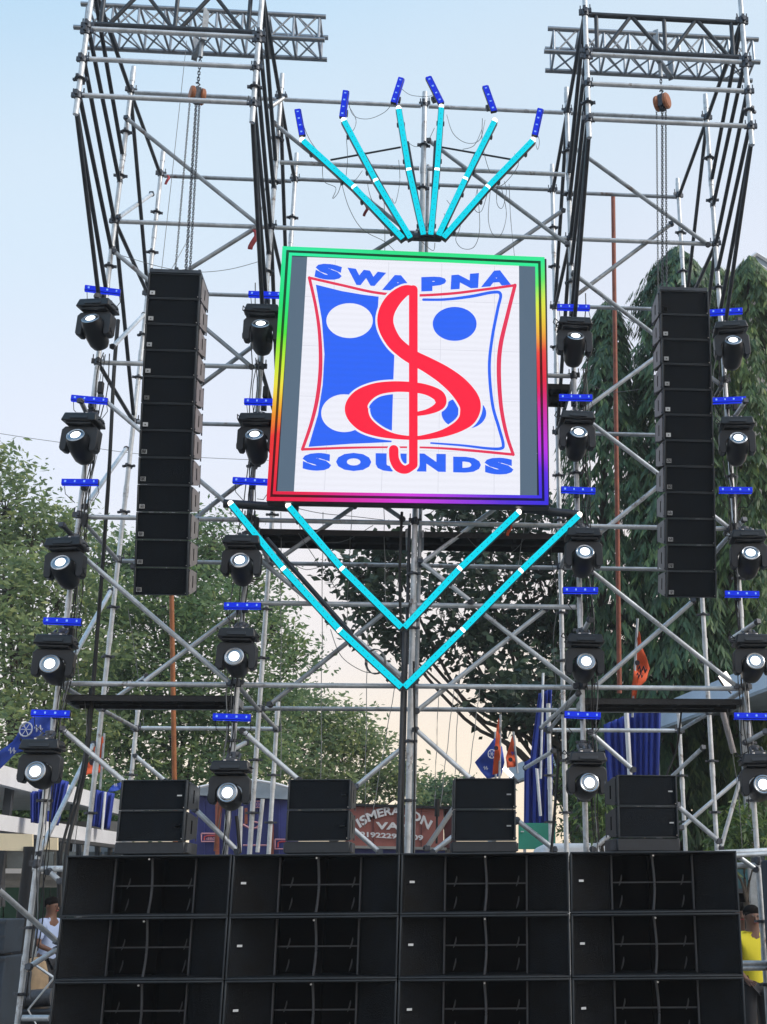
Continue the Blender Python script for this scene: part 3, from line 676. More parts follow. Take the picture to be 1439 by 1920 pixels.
BR = [('top', 'highest'), ('second', ''), ('third', ''), ('fourth', ''), ('lowest', '')]
for c in HD:
    for i, (u, v) in enumerate(HD[c]):
        o = mh if not usedh else copytree(mh); usedh = True
        P = at(u, v, 10.52)
        yaw = {0: [-13, -9, -5, 2, 0], 1: [0, -3, 0, -2, 0], 3: [0, 2, 0, 0, 4], 4: [-6, -8, -6, -3, -5]}[c][i]
        o.location = (P.x, 10.52, P.z + .205); o.rotation_euler = (0, R({0: [2, 3, -2, 1, 0], 1: [0, 0, 0, 1, 0], 3: [1, 0, 0, 1, 0], 4: [-3, 1, 0, 0, -1]}[c][i]), R(yaw))
        # each head tilts a little differently
        for ch in o.children:
            if ch.name.startswith('head'):
                d_ = R([-6, -2, 4, 14, 20][i] + random.uniform(-3, 3)); pv = Vector((0, 0, -.285))
                ch.rotation_euler = (d_, 0, 0); ch.location = pv - Euler((d_, 0, 0)).to_matrix() @ pv
        o['label'] = f"lit moving head light, {['highest','second highest','middle','second lowest','lowest'][i]} on the {POLE[c]}"
        o['group'] = 'moving head lights hanging on the scaffold poles'

# ------------------------------------------------------------------ blue led bars
def make_bar():
    root = thing('led_bar', '', 'led light')
    b = MB(); b.box((0, .022, 0), (.325, .04, .056)); bev(b.build('housing', M['plastic'], root), .006, 2)
    b = MB(); b.box((0, -.002, .002), (.318, .010, .046)); b.box((0, .02, -.0285), (.318, .036, .004)); bev(b.build('lit_face', M['blueled'], root), .003, 1)
    for k in range(4):
        b = MB(); b.box((-.125 + .083 * k, -.0085, .002), (.012 if k % 2 else .016, .004, .018)); b.build('led', M['bluehot'], root)
    b = MB(); b.cyl((0, .04, 0), (0, .16, 0), .012, 8); b.box((0, .16, 0), (.05, .05, .05)); b.build('bracket', M['coup'], root)
    b = MB(); b.path([(.15, .03, -.02), (.165, .04, -.09), (.12, .08, -.15), (.05, .16, -.12)], .0035, 5); b.path([(-.14, .03, -.02), (-.13, .05, -.10), (-.06, .12, -.16)], .0035, 5); b.build('cord', M['cable'], root)
    return root
br = make_bar(); explode(br, {'cord'}); usedbar = False
BARS = {0: [(193, 543), (168, 748), (150, 903), (117, 1164), (95, 1337)], 1: [(498, 551), (491, 752), (470, 901), (455, 1135), (435, 1344)], 3: [(1076, 575), (1080, 744), (1085, 918), (1089, 1106), (1093, 1340)], 4: [(1362, 583), (1368, 749), (1380, 918), (1392, 1113), (1410, 1342)]}
for c in BARS:
    for i, (u, v) in enumerate(BARS[c]):
        o = br if not usedbar else copytree(br); usedbar = True
        P = at(u, v, 10.58); o.location = P; o.rotation_euler = (0, R(random.uniform(-1.5, 2.0)), R([12, 8, 0, 0, 0][i] * (1 if c == 0 else -1 if c == 4 else 0)))
        o['label'] = f"horizontal blue light bar, {['highest','second highest','middle','second lowest','lowest'][i]} on the {POLE[c]}"; o['group'] = 'blue light bars on the scaffold poles'
# tip bars of the fan
def pix_bar(proto, a_, b_, Y, label, group):
    A_, B_ = at(*a_, Y), at(*b_, Y); o = copytree(proto)
    d = (B_ - A_); o.location = (A_ + B_) / 2; o.rotation_euler = (0, -math.atan2(d.z, d.x), 0); o.scale = (d.length / .325, 1, 1.15)
    o['label'] = label; o['group'] = group
    for ch in list(o.children):
        if ch.name.startswith('cord'): bpy.data.objects.remove(ch)
    return o
FANN = ['far left', 'second left', 'inner left', 'inner right', 'second right', 'far right']
for k, (a_, b_) in enumerate([((567, 253), (558, 204)), ((642, 219), (649, 169)), ((738, 192), (753, 145)), ((828, 193), (803, 143)), ((927, 208), (910, 160)), ((1003, 253), (1014, 203))]):
    pix_bar(br, a_, b_, 10.45, f"upright blue light bar on the tip of the {FANN[k]} cyan fan arm", 'blue light bars on the tips of the fan')

# ------------------------------------------------------------------ cyan led tubes
def make_tube():
    root = thing('led_tube', '', 'led light')       # unit length along x, faces -y
    b = MB(); b.box((0, .035, .0), (1, .05, .062)); b.build('housing', M['plastic'], root)
    b = MB(); b.box((0, .0, 0), (.965, .03, .052)); bev(b.build('lit_face', M['cyan'], root), .006, 2)
    b = MB()
    for i in range(12): b.box((-.46 + i * .0836, -.0158, .004 * (-1) ** i), (.012, .002, .006))
    b.build('diode_row', M['teal'], root)['kind'] = 'stuff'
    b = MB(); b.cyl((.5, -.012, 0), (.5, .03, 0), .026, 12); b.build('end_lamp', M['white_led'], root)
    b = MB(); b.box((-.3, .075, 0), (.03, .05, .08)); b.box((.3, .075, 0), (.03, .05, .08)); b.build('bracket', M['coup'], root)
    return root
tb = make_tube(); explode(tb, {'bracket'}); usedt = False
def led_tube(a_, b_, Y, label, group, wd=1.0):
    global usedt
    A_, B_ = at(*a_, Y), at(*b_, Y); o = tb if not usedt else copytree(tb); usedt = True
    d = B_ - A_; o.location = (A_ + B_) / 2; o.rotation_euler = (0, -math.atan2(d.z, d.x), 0); o.scale = (d.length, 1, wd)
    # keep end lamp round
    for ch in o.children:
        if ch.name.startswith('end_lamp'): ch.scale = (1 / d.length, 1, 1); ch.location.x = .5 - .5 / d.length
    o['label'] = label; o['group'] = group
FAN = [((757, 448), (664, 350), (567, 262)), ((771, 447), (705, 338), (645, 225)), ((795, 441), (767, 318), (748, 203)), ((808, 441), (820, 318), (828, 200)), ((822, 442), (873, 335), (928, 226)), ((831, 446), (915, 350), (1000, 262))]
for k, (a_, m_, b_) in enumerate(FAN):
    led_tube(a_, m_, 10.47, f"lower cyan tube of the {FANN[k]} arm in the fan above the screen", 'cyan tubes of the fan')
    led_tube(m_, b_, 10.47, f"upper cyan tube of the {FANN[k]} arm in the fan above the screen", 'cyan tubes of the fan')
for side, pts in (('left', [(755, 1290), (637, 1181), (532, 1066), (433, 944)]), ('right', [(757, 1290), (868, 1181), (977, 1070), (1087, 965)])):
    for j in range(3): led_tube(pts[j], pts[j + 1], 10.47, f"{['lowest', 'middle', 'top'][j]} cyan tube on the {side} arm of the large outer V", 'cyan tubes of the outer V')
for side, pts in (('left', [(755, 1178), (642, 1066), (541, 948)]), ('right', [(757, 1178), (862, 1066), (973, 960)])):
    for j in range(2): led_tube(pts[j], pts[j + 1], 10.47, f"{['lower', 'upper'][j]} cyan tube on the {side} arm of the inner V", 'cyan tubes of the inner V')
# black carrier bars behind fan and V
t = thing('fan_bracket', 'black steel bracket at the foot of the cyan fan', 'bracket', at(790, 445, 10.55))
b = MB(); b.box((0, 0, 0), (.40, .06, .05)); b.cyl((-.19, 0, 0), (.19, 0, 0), .04, 10); bev(b.build('cross_bar', M['dsteel'], t), .005, 1)
for i, (a_, m_, b_) in enumerate(FAN):
    f0 = at(a_[0], a_[1], 10.56); f1 = at((m_[0] + b_[0]) / 2 + (7 if i < 3 else -7), (m_[1] + b_[1]) / 2 + 6, 10.60)
    tube('carrier_bar', t, f0, f1, .017, M['dsteel'], 8)
tube('stay', t, at(620, 300, 10.62), at(752, 276, 10.62), .010, M['dsteel'], 8); tube('stay', t, at(828, 276, 10.62), at(965, 300, 10.62), .010, M['dsteel'], 8)
t = thing('light_carrier', 'black carrier bars behind the left arm of the large cyan V', 'bracket', at(600, 1110, 10.6))
for (p, q) in (((500, 1010), (660, 1190)), ((560, 1100), (640, 1185)), ((640, 1175), (757, 1285))): tube('carrier_bar', t, at(*p, 10.6), at(*q, 10.6), .022, M['dsteel'], 8)

# ------------------------------------------------------------------ LED screen
SX0, SX1, SZ0, SZ1, SY = -1.448, 1.082, 5.055, 7.59, 10.40
scr = thing('led_screen', 'large square led screen showing a red and blue music logo with rainbow border', 'led screen', ((SX0 + SX1) / 2, SY, SZ0))
def sl(p): return Vector(p) - scr.location
b = MB(); b.box(sl(((SX0 + SX1) / 2, SY + .075, (SZ0 + SZ1) / 2)), (SX1 - SX0, .13, SZ1 - SZ0)); bev(b.build('cabinet', M['plastic'], scr), .004, 1)
def zpx(x, y): return (480 + x / 2.481, 440 + y / 2.481)
def spt(x, y, k):
    p = at(*zpx(x, y), SY); return sl((p.x, SY - .0012 * k, p.z))
def poly(pts, k, m, name):
    vs = [spt(x, y, k) for x, y in pts]; me_ = bpy.data.meshes.new(name); me_.from_pydata(vs, [], [tuple(range(len(vs)))]); me_.materials.append(M[m])
    return link(name, me_, scr)
poly([(168, 104), (1303, 149), (1308, 1221), (100, 1197)], 10, 'scr_white', 'screen_face')
poly([(168, 104), (240, 107), (178, 1198), (100, 1197)], 11, 'scr_grey', 'side_bar'); poly([(1224, 146), (1303, 149), (1308, 1221), (1229, 1219)], 11, 'scr_grey', 'side_bar')
for j in range(1, 5):
    zz_ = SZ0 + (SZ1 - SZ0) * j / 5; xx_ = SX0 + (SX1 - SX0) * j / 5
    b = MB(); b.box(sl(((SX0 + SX1) / 2 , SY - .0122, zz_)), (SX1 - SX0 - .22, .0004, .004)); b.build('panel_seam', M['scr_seam'], scr, angle=0)
    b = MB(); b.box(sl((xx_, SY - .0122, (SZ0 + SZ1) / 2)), (.004, .0004, SZ1 - SZ0 - .22)); b.build('panel_seam', M['scr_seam'], scr, angle=0)
def cr(pts, n=8, closed=False):
    P = [np.array(p, float) for p in pts]; o = []
    m = len(P); rng_ = range(m if closed else m - 1)
    for i in rng_:
        p0 = P[(i - 1) % m] if closed or i > 0 else P[0]; p1 = P[i]; p2 = P[(i + 1) % m]; p3 = P[(i + 2) % m] if closed or i + 2 < m else P[-1]
        for j in range(n):
            t_ = j / n; o.append(.5 * ((2 * p1) + (-p0 + p2) * t_ + (2 * p0 - 5 * p1 + 4 * p2 - p3) * t_ ** 2 + (-p0 + 3 * p1 - 3 * p2 + p3) * t_ ** 3))
    if not closed: o.append(P[-1])
    return o
def strokes(lst, k, m, name, grow=0, n=8, smooth=True):
    b = MB()
    for si, pts in enumerate(lst):
        q = cr(pts, n) if smooth else [np.array(p, float) for p in pts]
        Lp, Rp = [], []
        for i, p in enumerate(q):
            d = q[min(i + 1, len(q) - 1)][:2] - q[max(i - 1, 0)][:2]; d = d / (np.linalg.norm(d) + 1e-9); nn = np.array([-d[1], d[0]]) * (p[2] + grow)
            Lp.append(p[:2] + nn); Rp.append(p[:2] - nn)
        kk = k + si * .12
        vs = [spt(*p, kk) for p in Lp] + [spt(*p, kk) for p in Rp]; h_ = len(q)
        b.add(vs, [(i, i + 1, h_ + i + 1, h_ + i) for i in range(h_ - 1)])
        for e_, s_ in ((0, -1), (-1, 1)):
            p = q[e_]; r_ = p[2] + grow; cc = [spt(p[0] + r_ * math.cos(2 * math.pi * j / 16), p[1] + r_ * math.sin(2 * math.pi * j / 16), kk + .05) for j in range(16)]
            b.add(cc, [tuple(range(16))])
    return b.build(name, M[m], scr, angle=0)
poly([(280, 236), (400, 266), (500, 283), (572, 292), (566, 380), (590, 460), (645, 560), (640, 690), (632, 968), (440, 976), (246, 990), (290, 840), (312, 700), (320, 560), (308, 400)], 13, 'scr_blue', 'logo_blue_field')
def ell(cx_, cy_, rx, ry, k, m, name): return poly([(cx_ + rx * math.cos(a_), cy_ + ry * math.sin(a_)) for a_ in [2 * math.pi * j / 40 for j in range(40)]], k, m, name)
ell(437, 404, 108, 81, 15, 'scr_white', 'logo_dot'); ell(412, 834, 107, 88, 15, 'scr_white', 'logo_dot')
ell(925, 419, 102, 79, 15, 'scr_blue', 'logo_dot'); ell(968, 834, 104, 74, 15, 'scr_blue', 'logo_dot')
strokes([[(780, 307, 6), (880, 306, 6), (1000, 292, 7), (1100, 273, 7), (1138, 282, 7), (1125, 350, 7), (1100, 480, 7), (1086, 620, 7), (1100, 790, 7), (1130, 900, 7), (1150, 975, 7), (1140, 998, 7), (1080, 998, 6), (960, 984, 5), (815, 973, 4)]], 17, 'scr_blue', 'logo_inner_line')
strokes([[(250, 206, 6), (400, 240, 6), (560, 275, 6), (720, 288, 6), (900, 280, 6), (1050, 262, 6), (1205, 241, 6)], [(1205, 241, 8), (1170, 380, 9), (1138, 520, 10), (1130, 640, 10), (1140, 800, 9), (1165, 930, 8), (1197, 1027, 7)],
         [(1197, 1027, 6), (1000, 1008, 6), (850, 997, 5), (700, 993, 4), (450, 995, 5), (218, 1003, 6)], [(218, 1003, 7), (260, 880, 8), (288, 760, 9), (302, 620, 9), (298, 470, 8), (280, 340, 7), (250, 206, 7)]], 19, 'scr_dred', 'logo_frame_line')
clef = [[(730, 264, 20), (690, 270, 27), (640, 312, 35), (608, 370, 37), (606, 430, 37), (640, 500, 35), (690, 548, 34), (733, 578, 33), (800, 613, 36), (880, 662, 42), (950, 722, 48), (995, 790, 50), (988, 850, 42), (950, 892, 28), (880, 926, 18), (800, 945, 12), (733, 951, 9), (640, 942, 13), (560, 917, 26), (500, 878, 42), (470, 820, 55), (490, 768, 44), (555, 727, 30), (640, 713, 25), (733, 716, 24), (800, 729, 24), (850, 755, 27), (860, 787, 26), (842, 810, 19), (800, 829, 13), (752, 839, 10)],
        [(733, 262, 20), (733, 600, 20), (733, 1075, 20)], [(642, 1006, 22), (645, 1050, 22), (665, 1086, 22), (698, 1098, 19), (733, 1078, 18)]]
strokes(clef, 22, 'scr_white', 'logo_clef_outline', grow=9); strokes(clef, 24, 'scr_red', 'logo_clef')
def text_mesh(s, size=1.0, shear=0.0, offset=0.0, space=1.0):
    cu = bpy.data.curves.new('txt', 'FONT'); cu.body = s; cu.size = size; cu.shear = shear; cu.offset = offset; cu.space_character = space; cu.align_x = 'LEFT'; cu.resolution_u = 3
    ob = bpy.data.objects.new('txt', cu); C.objects.link(ob); dg = bpy.context.evaluated_depsgraph_get(); dg.update()
    me_ = bpy.data.meshes.new_from_object(ob.evaluated_get(dg)); bpy.data.objects.remove(ob); return me_
def warp_text(s, fn, m, parent, name, bold=.03, shear=0):
    me_ = text_mesh(s, 1.0, shear, bold); co = np.zeros(len(me_.vertices) * 3); me_.vertices.foreach_get('co', co); co = co.reshape(-1, 3)
    mn, mx = co.min(0), co.max(0); out_ = []
    for c in co: out_.append(tuple(fn((c[0] - mn[0]) / (mx[0] - mn[0]), (c[1] - mn[1]) / (mx[1] - mn[1]))))
    me_.vertices.foreach_set('co', np.array(out_).ravel()); me_.materials.clear(); me_.materials.append(M[m]); me_.name = name; me_.update(); return link(name, me_, parent)
def interp(u, xs, ys): return float(np.interp(u, xs, ys))
def quadr(u, a0, a1, a2): return a0 * (1 - u) * (1 - 2 * u) + 4 * a1 * u * (1 - u) + a2 * u * (2 * u - 1)
def letters(rows):
    for ch, x0, x1, tl, tr, bl_, br_, sh in rows:
        warp_text(ch, lambda u, v: spt(x0 + (x1 - x0) * u + sh * (v - .5), (bl_ + (br_ - bl_) * u) * (1 - v) + (tl + (tr - tl) * u) * v, 16.5), 'scr_blue', scr, 'logo_letter', .085, 0)
letters([('S', 277, 403, 133, 150, 208, 220, 14), ('W', 424, 604, 158, 182, 236, 246, 6), ('A', 588, 737, 190, 196, 262, 268, 0), ('P', 770, 886, 202, 198, 269, 264, 0), ('N', 908, 1036, 193, 183, 260, 252, 4), ('A', 1050, 1190, 176, 166, 249, 238, 6)])
letters([('S', 218, 352, 1020, 1018, 1100, 1103, 4), ('O', 374, 538, 1018, 1019, 1102, 1104, 0), ('U', 558, 702, 1020, 1022, 1104, 1106, 0), ('N', 750, 884, 1021, 1024, 1105, 1107, 0), ('D', 918, 1047, 1036, 1038, 1109, 1112, 0), ('S', 1064, 1198, 1039, 1043, 1117, 1121, 0)])
# rainbow bands
def srgb(c): return tuple((x / 255 / 12.92) if x / 255 <= .04045 else ((x / 255 + .055) / 1.055) ** 2.4 for x in c)
LEFT = [(0, (40, 232, 160)), (.22, (30, 225, 120)), (.33, (70, 225, 60)), (.45, (190, 235, 50)), (.55, (240, 225, 70)), (.66, (240, 150, 40)), (.75, (235, 50, 50)), (1, (225, 25, 60))]
RIGHT = [(0, (40, 235, 150)), (.08, (90, 235, 110)), (.18, (225, 235, 70)), (.28, (240, 190, 60)), (.38, (235, 60, 60)), (.52, (225, 30, 70)), (.66, (200, 45, 180)), (.78, (190, 50, 230)), (.88, (90, 40, 230)), (1, (55, 45, 225))]
BOT = [(0, (225, 25, 60)), (.14, (230, 30, 80)), (.30, (215, 45, 160)), (.5, (210, 60, 220)), (.7, (150, 60, 225)), (.85, (85, 50, 220)), (1, (55, 45, 225))]
TOP = [(0, (45, 235, 165)), (.5, (40, 225, 130)), (1, (45, 235, 150))]
def gcol(tab, f):
    xs = [t_[0] for t_ in tab]; return tuple(interp(f, xs, [srgb(t_[1])[i] for t_ in tab]) for i in range(3))
def band(o4, i4, name, k, mult):
    vs, fs, cs = [], [], []; n = 24
    sides = [(0, 1, TOP, 0), (1, 2, RIGHT, 0), (3, 2, BOT, 0), (0, 3, LEFT, 0)]
    for (a_, b_, tab, _) in sides:
        o_ = len(vs)
        for j in range(n + 1):
            f = j / n
            for Q in (o4, i4):
                x = Q[a_][0] + (Q[b_][0] - Q[a_][0]) * f; y = Q[a_][1] + (Q[b_][1] - Q[a_][1]) * f; vs.append(spt(x, y, k)); cs.append(gcol(tab, f))
        for j in range(n): fs.append((o_ + 2 * j, o_ + 2 * j + 2, o_ + 2 * j + 3, o_ + 2 * j + 1))
    me_ = bpy.data.meshes.new(name); me_.from_pydata(vs, [], fs); me_.materials.append(M['neon']); ca = me_.color_attributes.new('Col', 'FLOAT_COLOR', 'POINT')
    for i, c in enumerate(cs): ca.data[i].color = (*[x * mult for x in c], 1)
    return link(name, me_, scr)
def inset(d): return [(126 + d, 61 + d * 1.0), (1342 - d, 112 + d), (1360 - d, 1262 - d), (51 + d, 1243 - d)]
band(inset(0), inset(18), 'outer_light_strip', 26, 1.0); band(inset(18), inset(30), 'light_gap', 14, .10); band(inset(30), inset(44), 'inner_light_strip', 27, 1.05)

# ------------------------------------------------------------------ coloured vertical pipes
tag(tube('pipe', None, at(331, 1690, 13.3) * 1.0, at(322, 1100, 13.3), .026, M['rust']), 'orange painted pipe standing behind the left speaker column', 'pipe', 'painted vertical pipes')
tag(tube('pipe', None, at(1162, 1300, 12.75), at(1150, 366, 12.75), .026, M['rust2']), 'dark red pipe standing behind the right tower below the top crossbar', 'pipe', 'painted vertical pipes')
b = MB(); b.path([at(416, 1482 + 0, YB) + Vector((0, 0, 0)), at(405, 1596, YB)], .022, 8); tag(b.build('pipe', M['rust2']), 'short red pipe in front of the navy kiosk', 'pipe', 'painted vertical pipes')

# ------------------------------------------------------------------ cables
def cable(pts, r, m, label, group=None, n=6, name='cable'):
    q = cr([tuple(p) for p in pts], 6); b = MB(); b.path([Vector(p) for p in q], r, n)
    return tag(b.build(name, M[m]), label, 'cable', group)
# thick hanging black cable on left tower
cable([at(222, 600, 11.2), at(214, 700, 11.1), at(204, 900, 11.0), at(185, 1160, 11.0), at(165, 1400, 10.9), at(148, 1500, 10.8), at(124, 1612, 10.7), at(120, 1800, 10.7)], .019, 'cable', 'thick black cable hanging down inside the left tower', 'thick black hanging cables')
cable([at(170, 1290, 11.15), at(160, 1410, 11.15), at(141, 1500, 11), at(115, 1600, 10.9), at(112, 1700, 10.9)], .013, 'cable', 'thinner black cable beside the thick one below the left platform', 'thick black hanging cables')
cable([at(1280, 1310, 11.1), at(1270, 1400, 11.2), at(1252, 1450, 11.2), at(1244, 1500, 11.2)], .010, 'cable', 'pair of black cables hanging below the right platform', 'thick black hanging cables')
cable([at(1048, 1410, 10.7), at(1042, 1500, 10.7), at(1034, 1600, 10.7)], .014, 'cable', 'black cable hanging left of the inner right pole', 'thick black hanging cables')
cable([at(754, 960, 10.72), at(750, 1100, 10.7), at(757, 1300, 10.7), at(755, 1450, 10.7), at(756, 1600, 10.7)], .014, 'cable', 'thick black cable running down the centre mast', 'thick black hanging cables')
cable([at(444, 1530, 10.75), at(447, 1560, 10.75), at(450, 1600, 10.75)], .016, 'cable', 'black cable at the foot of the inner left pole', 'thick black hanging cables')
cable([at(776, 1240, 10.7), at(778, 1400, 10.72), at(776, 1600, 10.7)], .009, 'cable', 'thin black cable clipped to the right of the centre mast', 'thick black hanging cables')
# bundles strapped to the poles
for c, nm in ((0, 'far left'), (1, 'inner left'), (3, 'inner right'), (4, 'far right')):
    t = thing('cable_bundle', f'bundle of black and grey cables strapped down the {nm} pole', 'cable bundle', (cx(c, 5), YA, 0), group='cable bundles on the light poles')
    for s in range(6):
        b = MB(); pts = []; ph = random.uniform(0, 6); off = random.uniform(-.03, .06) * (1 if c in (0, 3) else -1) + (.05 if c in (0, 3) else -.02)
        z0_, z1_ = random.choice([7.4, 7.1, 6.6, 6.0]), random.uniform(.8, 3.4)
        n = 46
        for i in range(n + 1):
            z = z0_ + (z1_ - z0_) * i / n
            pts.append((cx(c, z) - t.location.x + off + .022 * math.sin(z * 2.1 + ph) + .010 * math.sin(z * 9.3 + ph * 2) + (.03 * math.exp(-((z - 5.2 - .3 * s) / .25) ** 2)), -.045 - .02 * (s % 2) + .012 * math.sin(z * 5 + ph), z))
        b.path(pts, .0055 if s % 2 else .0045, 5); b.build('strand', M['gcable'] if (s == 1 or (c == 1 and s < 4)) else M['cable'], t)
    for s in range(3):
        b = MB(); z = [6.25, 4.95, 3.9][s]; b.box((cx(c, z) - t.location.x + .07, -.05, z), (.05, .05, .12)); bev(b.build('connector_box', M['cable'], t), .008, 1)
# dangling thin cables round the fan
dang = [[(562, 212), (580, 260), (610, 300), (640, 330)], [(605, 312), (608, 340), (630, 352), (624, 372), (634, 362), (640, 344)], [(652, 180), (662, 215), (690, 223), (722, 210), (738, 190)], [(655, 200), (668, 225), (662, 245), (650, 240)],
        [(752, 165), (770, 178), (800, 181), (812, 178)], [(764, 266), (780, 275), (800, 268), (815, 240)], [(838, 215), (850, 250), (875, 268), (900, 262), (910, 225)], [(905, 222), (905, 270), (918, 320), (930, 322)], [(868, 280), (890, 272), (905, 240)],
        [(1007, 250), (1012, 265), (1008, 280), (1002, 255)], [(965, 288), (972, 310), (945, 345), (920, 352)], [(896, 350), (890, 390), (903, 396), (915, 360)], [(920, 355), (916, 410), (925, 440), (940, 440), (950, 400), (940, 350)], [(933, 340), (932, 380), (942, 390), (950, 360), (946, 340)],
        [(868, 400), (862, 430), (855, 450), (868, 466), (890, 462), (900, 425), (895, 350)], [(955, 345), (958, 410), (965, 480)], [(640, 340), (655, 390), (680, 430), (720, 452), (740, 470)], [(648, 340), (652, 300), (650, 260)], [(748, 300), (750, 340), (742, 380), (735, 372)], [(720, 372), (722, 410), (722, 470)],
        [(838, 375), (850, 395), (838, 410), (833, 400)], [(790, 452), (812, 470), (816, 455)], [(680, 320), (662, 340), (640, 325)], [(700, 340), (690, 345), (700, 380), (720, 392)]]
cg = thing('dangling_cables', 'loose grey cables dangling in loops from the cyan fan', 'cable bundle', at(800, 330, 10.5))
for pl in dang:
    pts = [at(u, v, 10.52 + .03 * math.sin(i * 1.7)) - cg.location for i, (u, v) in enumerate(pl)]; q = cr([tuple(p) for p in pts], 6); b = MB(); b.path([Vector(p) for p in q], .0032, 4); b.build('loop', M['gcable'], cg)
# slack cables around the V and long spans
spans = [([(158, 1300), (163, 1380), (150, 1460), (146, 1540), (138, 1600)], 10.9, 'thin black cable hanging left of the thick cable below the left platform'),
         ([(240, 1140), (250, 1200), (262, 1290), (270, 1360)], YB, 'thin cable slanting between the rear poles of the left tower'),
         ([(190, 700), (182, 760), (186, 830), (172, 900), (168, 960)], 10.9, 'loose thin cable looping beside the far left pole'),
         ([(128, 1010), (150, 1100), (142, 1180), (150, 1290)], 10.9, 'loose cable hanging from the third light of the far left pole'),
         ([(1345, 560), (1350, 640), (1338, 700), (1342, 780)], 10.9, 'loose cable hanging behind the far right pole'),
         ([(1400, 1290), (1404, 1360), (1396, 1420), (1402, 1480)], 10.9, 'thin dark cable beside the far right pole under the platform'),
         ([(1362, 1310), (1372, 1400), (1384, 1480), (1392, 1590)], 11.1, 'thin cable slanting down below the right platform'),
         ([(1040, 965), (1034, 1040), (1046, 1120), (1038, 1200), (1044, 1290)], 10.9, 'thin cable beside the inner rear pole right of the V'),
         ([(560, 975), (575, 1010), (640, 1016), (700, 985)], 10.9, 'thin cable drooping over the platform under the screen'),
         ([(860, 985), (900, 1030), (960, 1035), (1000, 985)], 10.9, 'thin cable drooping over the platform at the right half of the screen'),
         ([(500, 340), (488, 420), (496, 470), (488, 520)], 10.8, 'thin cable along the upper inner left pole'),
         ([(222, 477), (300, 500), (365, 510), (430, 505), (494, 488)], YA, 'thin cable sagging over the left speaker column to the inner pole'),
         ([(-5, 812), (60, 822), (117, 830), (250, 850), (380, 858), (520, 864)], 13.5, 'long thin cable crossing the sky behind the left tower'),
         ([(545, 950), (600, 962), (660, 968), (720, 975)], 10.9, 'thin cable sagging just below the screen'),
         ([(545, 1055), (575, 1068), (610, 1060)], 10.7, 'short slack cable behind the upper left of the inner V'),
         ([(560, 1000), (600, 1060), (635, 1110), (640, 1120)], 10.8, 'thin slanting cable between the two left V arms'),
         ([(620, 1180), (640, 1230), (680, 1258), (710, 1262)], 10.7, 'thin cable drooping behind the lower left arm of the V'),
         ([(1105, 1150), (1085, 1250), (1060, 1330)], 11.0, 'thin cable slanting beside the inner right pole'),
         ([(782, 1262), (800, 1240), (826, 1215)], 10.7, 'short cable behind the lower right arm of the V'),
         ([(1130, 560), (1165, 590), (1200, 610)], 11.2, 'thin cable in front of the pointed tree'),
         ([(1105, 720), (1145, 735), (1200, 730)], 11.2, 'thin slack cable below the right crossbar')]
for pl, Y, lb in spans: cable([at(u, v, Y) for u, v in pl], .0032, 'gcable', lb, 'thin slack cables', 4)
ropes = [(527, 960, 527, 1460), (606, 960, 602, 1460), (690, 1185, 684, 1550), (660, 955, 650, 1180), (720, 950, 724, 1160), (862, 1230, 854, 1452), (990, 945, 972, 1060), (823, 1290, 815, 1512), (852, 1290, 826, 1512), (740, 1290, 700, 1520), (900, 1290, 880, 1452)]
rp = thing('hanging_wires', 'thin pale wires hanging straight down below the screen', 'wires', (-.1, 11.0, 5))
for (u0, v0, u1, v1) in ropes:
    A_, B_ = at(u0, v0, 11.0), at(u1, v1, 11.0); n = 8; b = MB(); b.path([A_.lerp(B_, i / n) + Vector((.004 * math.sin(i * 2), 0, 0)) - rp.location for i in range(n + 1)], .0034, 4); b.build('wire', M['rope'], rp)
b = MB(); P = at(820, 1520, 11.0); b.cyl(P + Vector((0, 0, .10)), P - Vector((0, 0, .05)), .022, 8); b.cyl(P - Vector((0, 0, .05)), P - Vector((0, 0, .28)), .010, 6); tag(b.build('plug', M['cable']), 'black plug hanging from thin wires in front of the brown van', 'plug')
t = thing('coiled_cable', 'small coil of cable behind the left arm of the outer V', 'cable', at(703, 1240, 10.62))
b = MB()
for k in range(3): b.path([(.085 * math.cos(a_) + .006 * k, .01 * k, (.11) * math.sin(a_)) for a_ in [i * .42 for i in range(16)]], .005, 5)
b.build('coil', M['gcable'], t)
# red rag tags
for (u, v, lb) in ((476, 445, 'faded red rag tied to the inner left pole crossing'), (314, 335, 'small red rag hanging from the rear crossbar of the left tower'), (686, 393, 'tiny red rag dangling left of the cyan fan'), (955, 990, 'small orange tag hanging below the right half of the screen')):
    P = at(u, v, 10.7 if u != 314 else YB - .05); s = 1.0 if u == 476 else .55; vs = []; b = MB(); n = 6
    for i in range(n + 1):
        f = i / n; wv = .028 * s * (1 - .4 * abs(f - .5)); ctr = P + Vector((.03 * s * math.sin(f * 5), .01 * math.sin(f * 9), .09 * s - .22 * s * f)); vs += [ctr - Vector((wv, 0, 0)), ctr + Vector((wv, .01, 0))]
    b.add(vs, [(2 * i, 2 * i + 1, 2 * i + 3, 2 * i + 2) for i in range(n)]); o = b.build('rag', M['flagorange'] if u == 955 else M['redp'])
    sm = o.modifiers.new('thick', 'SOLIDIFY'); sm.thickness = .003; tag(o, lb, 'rag', 'red rags on the scaffold')
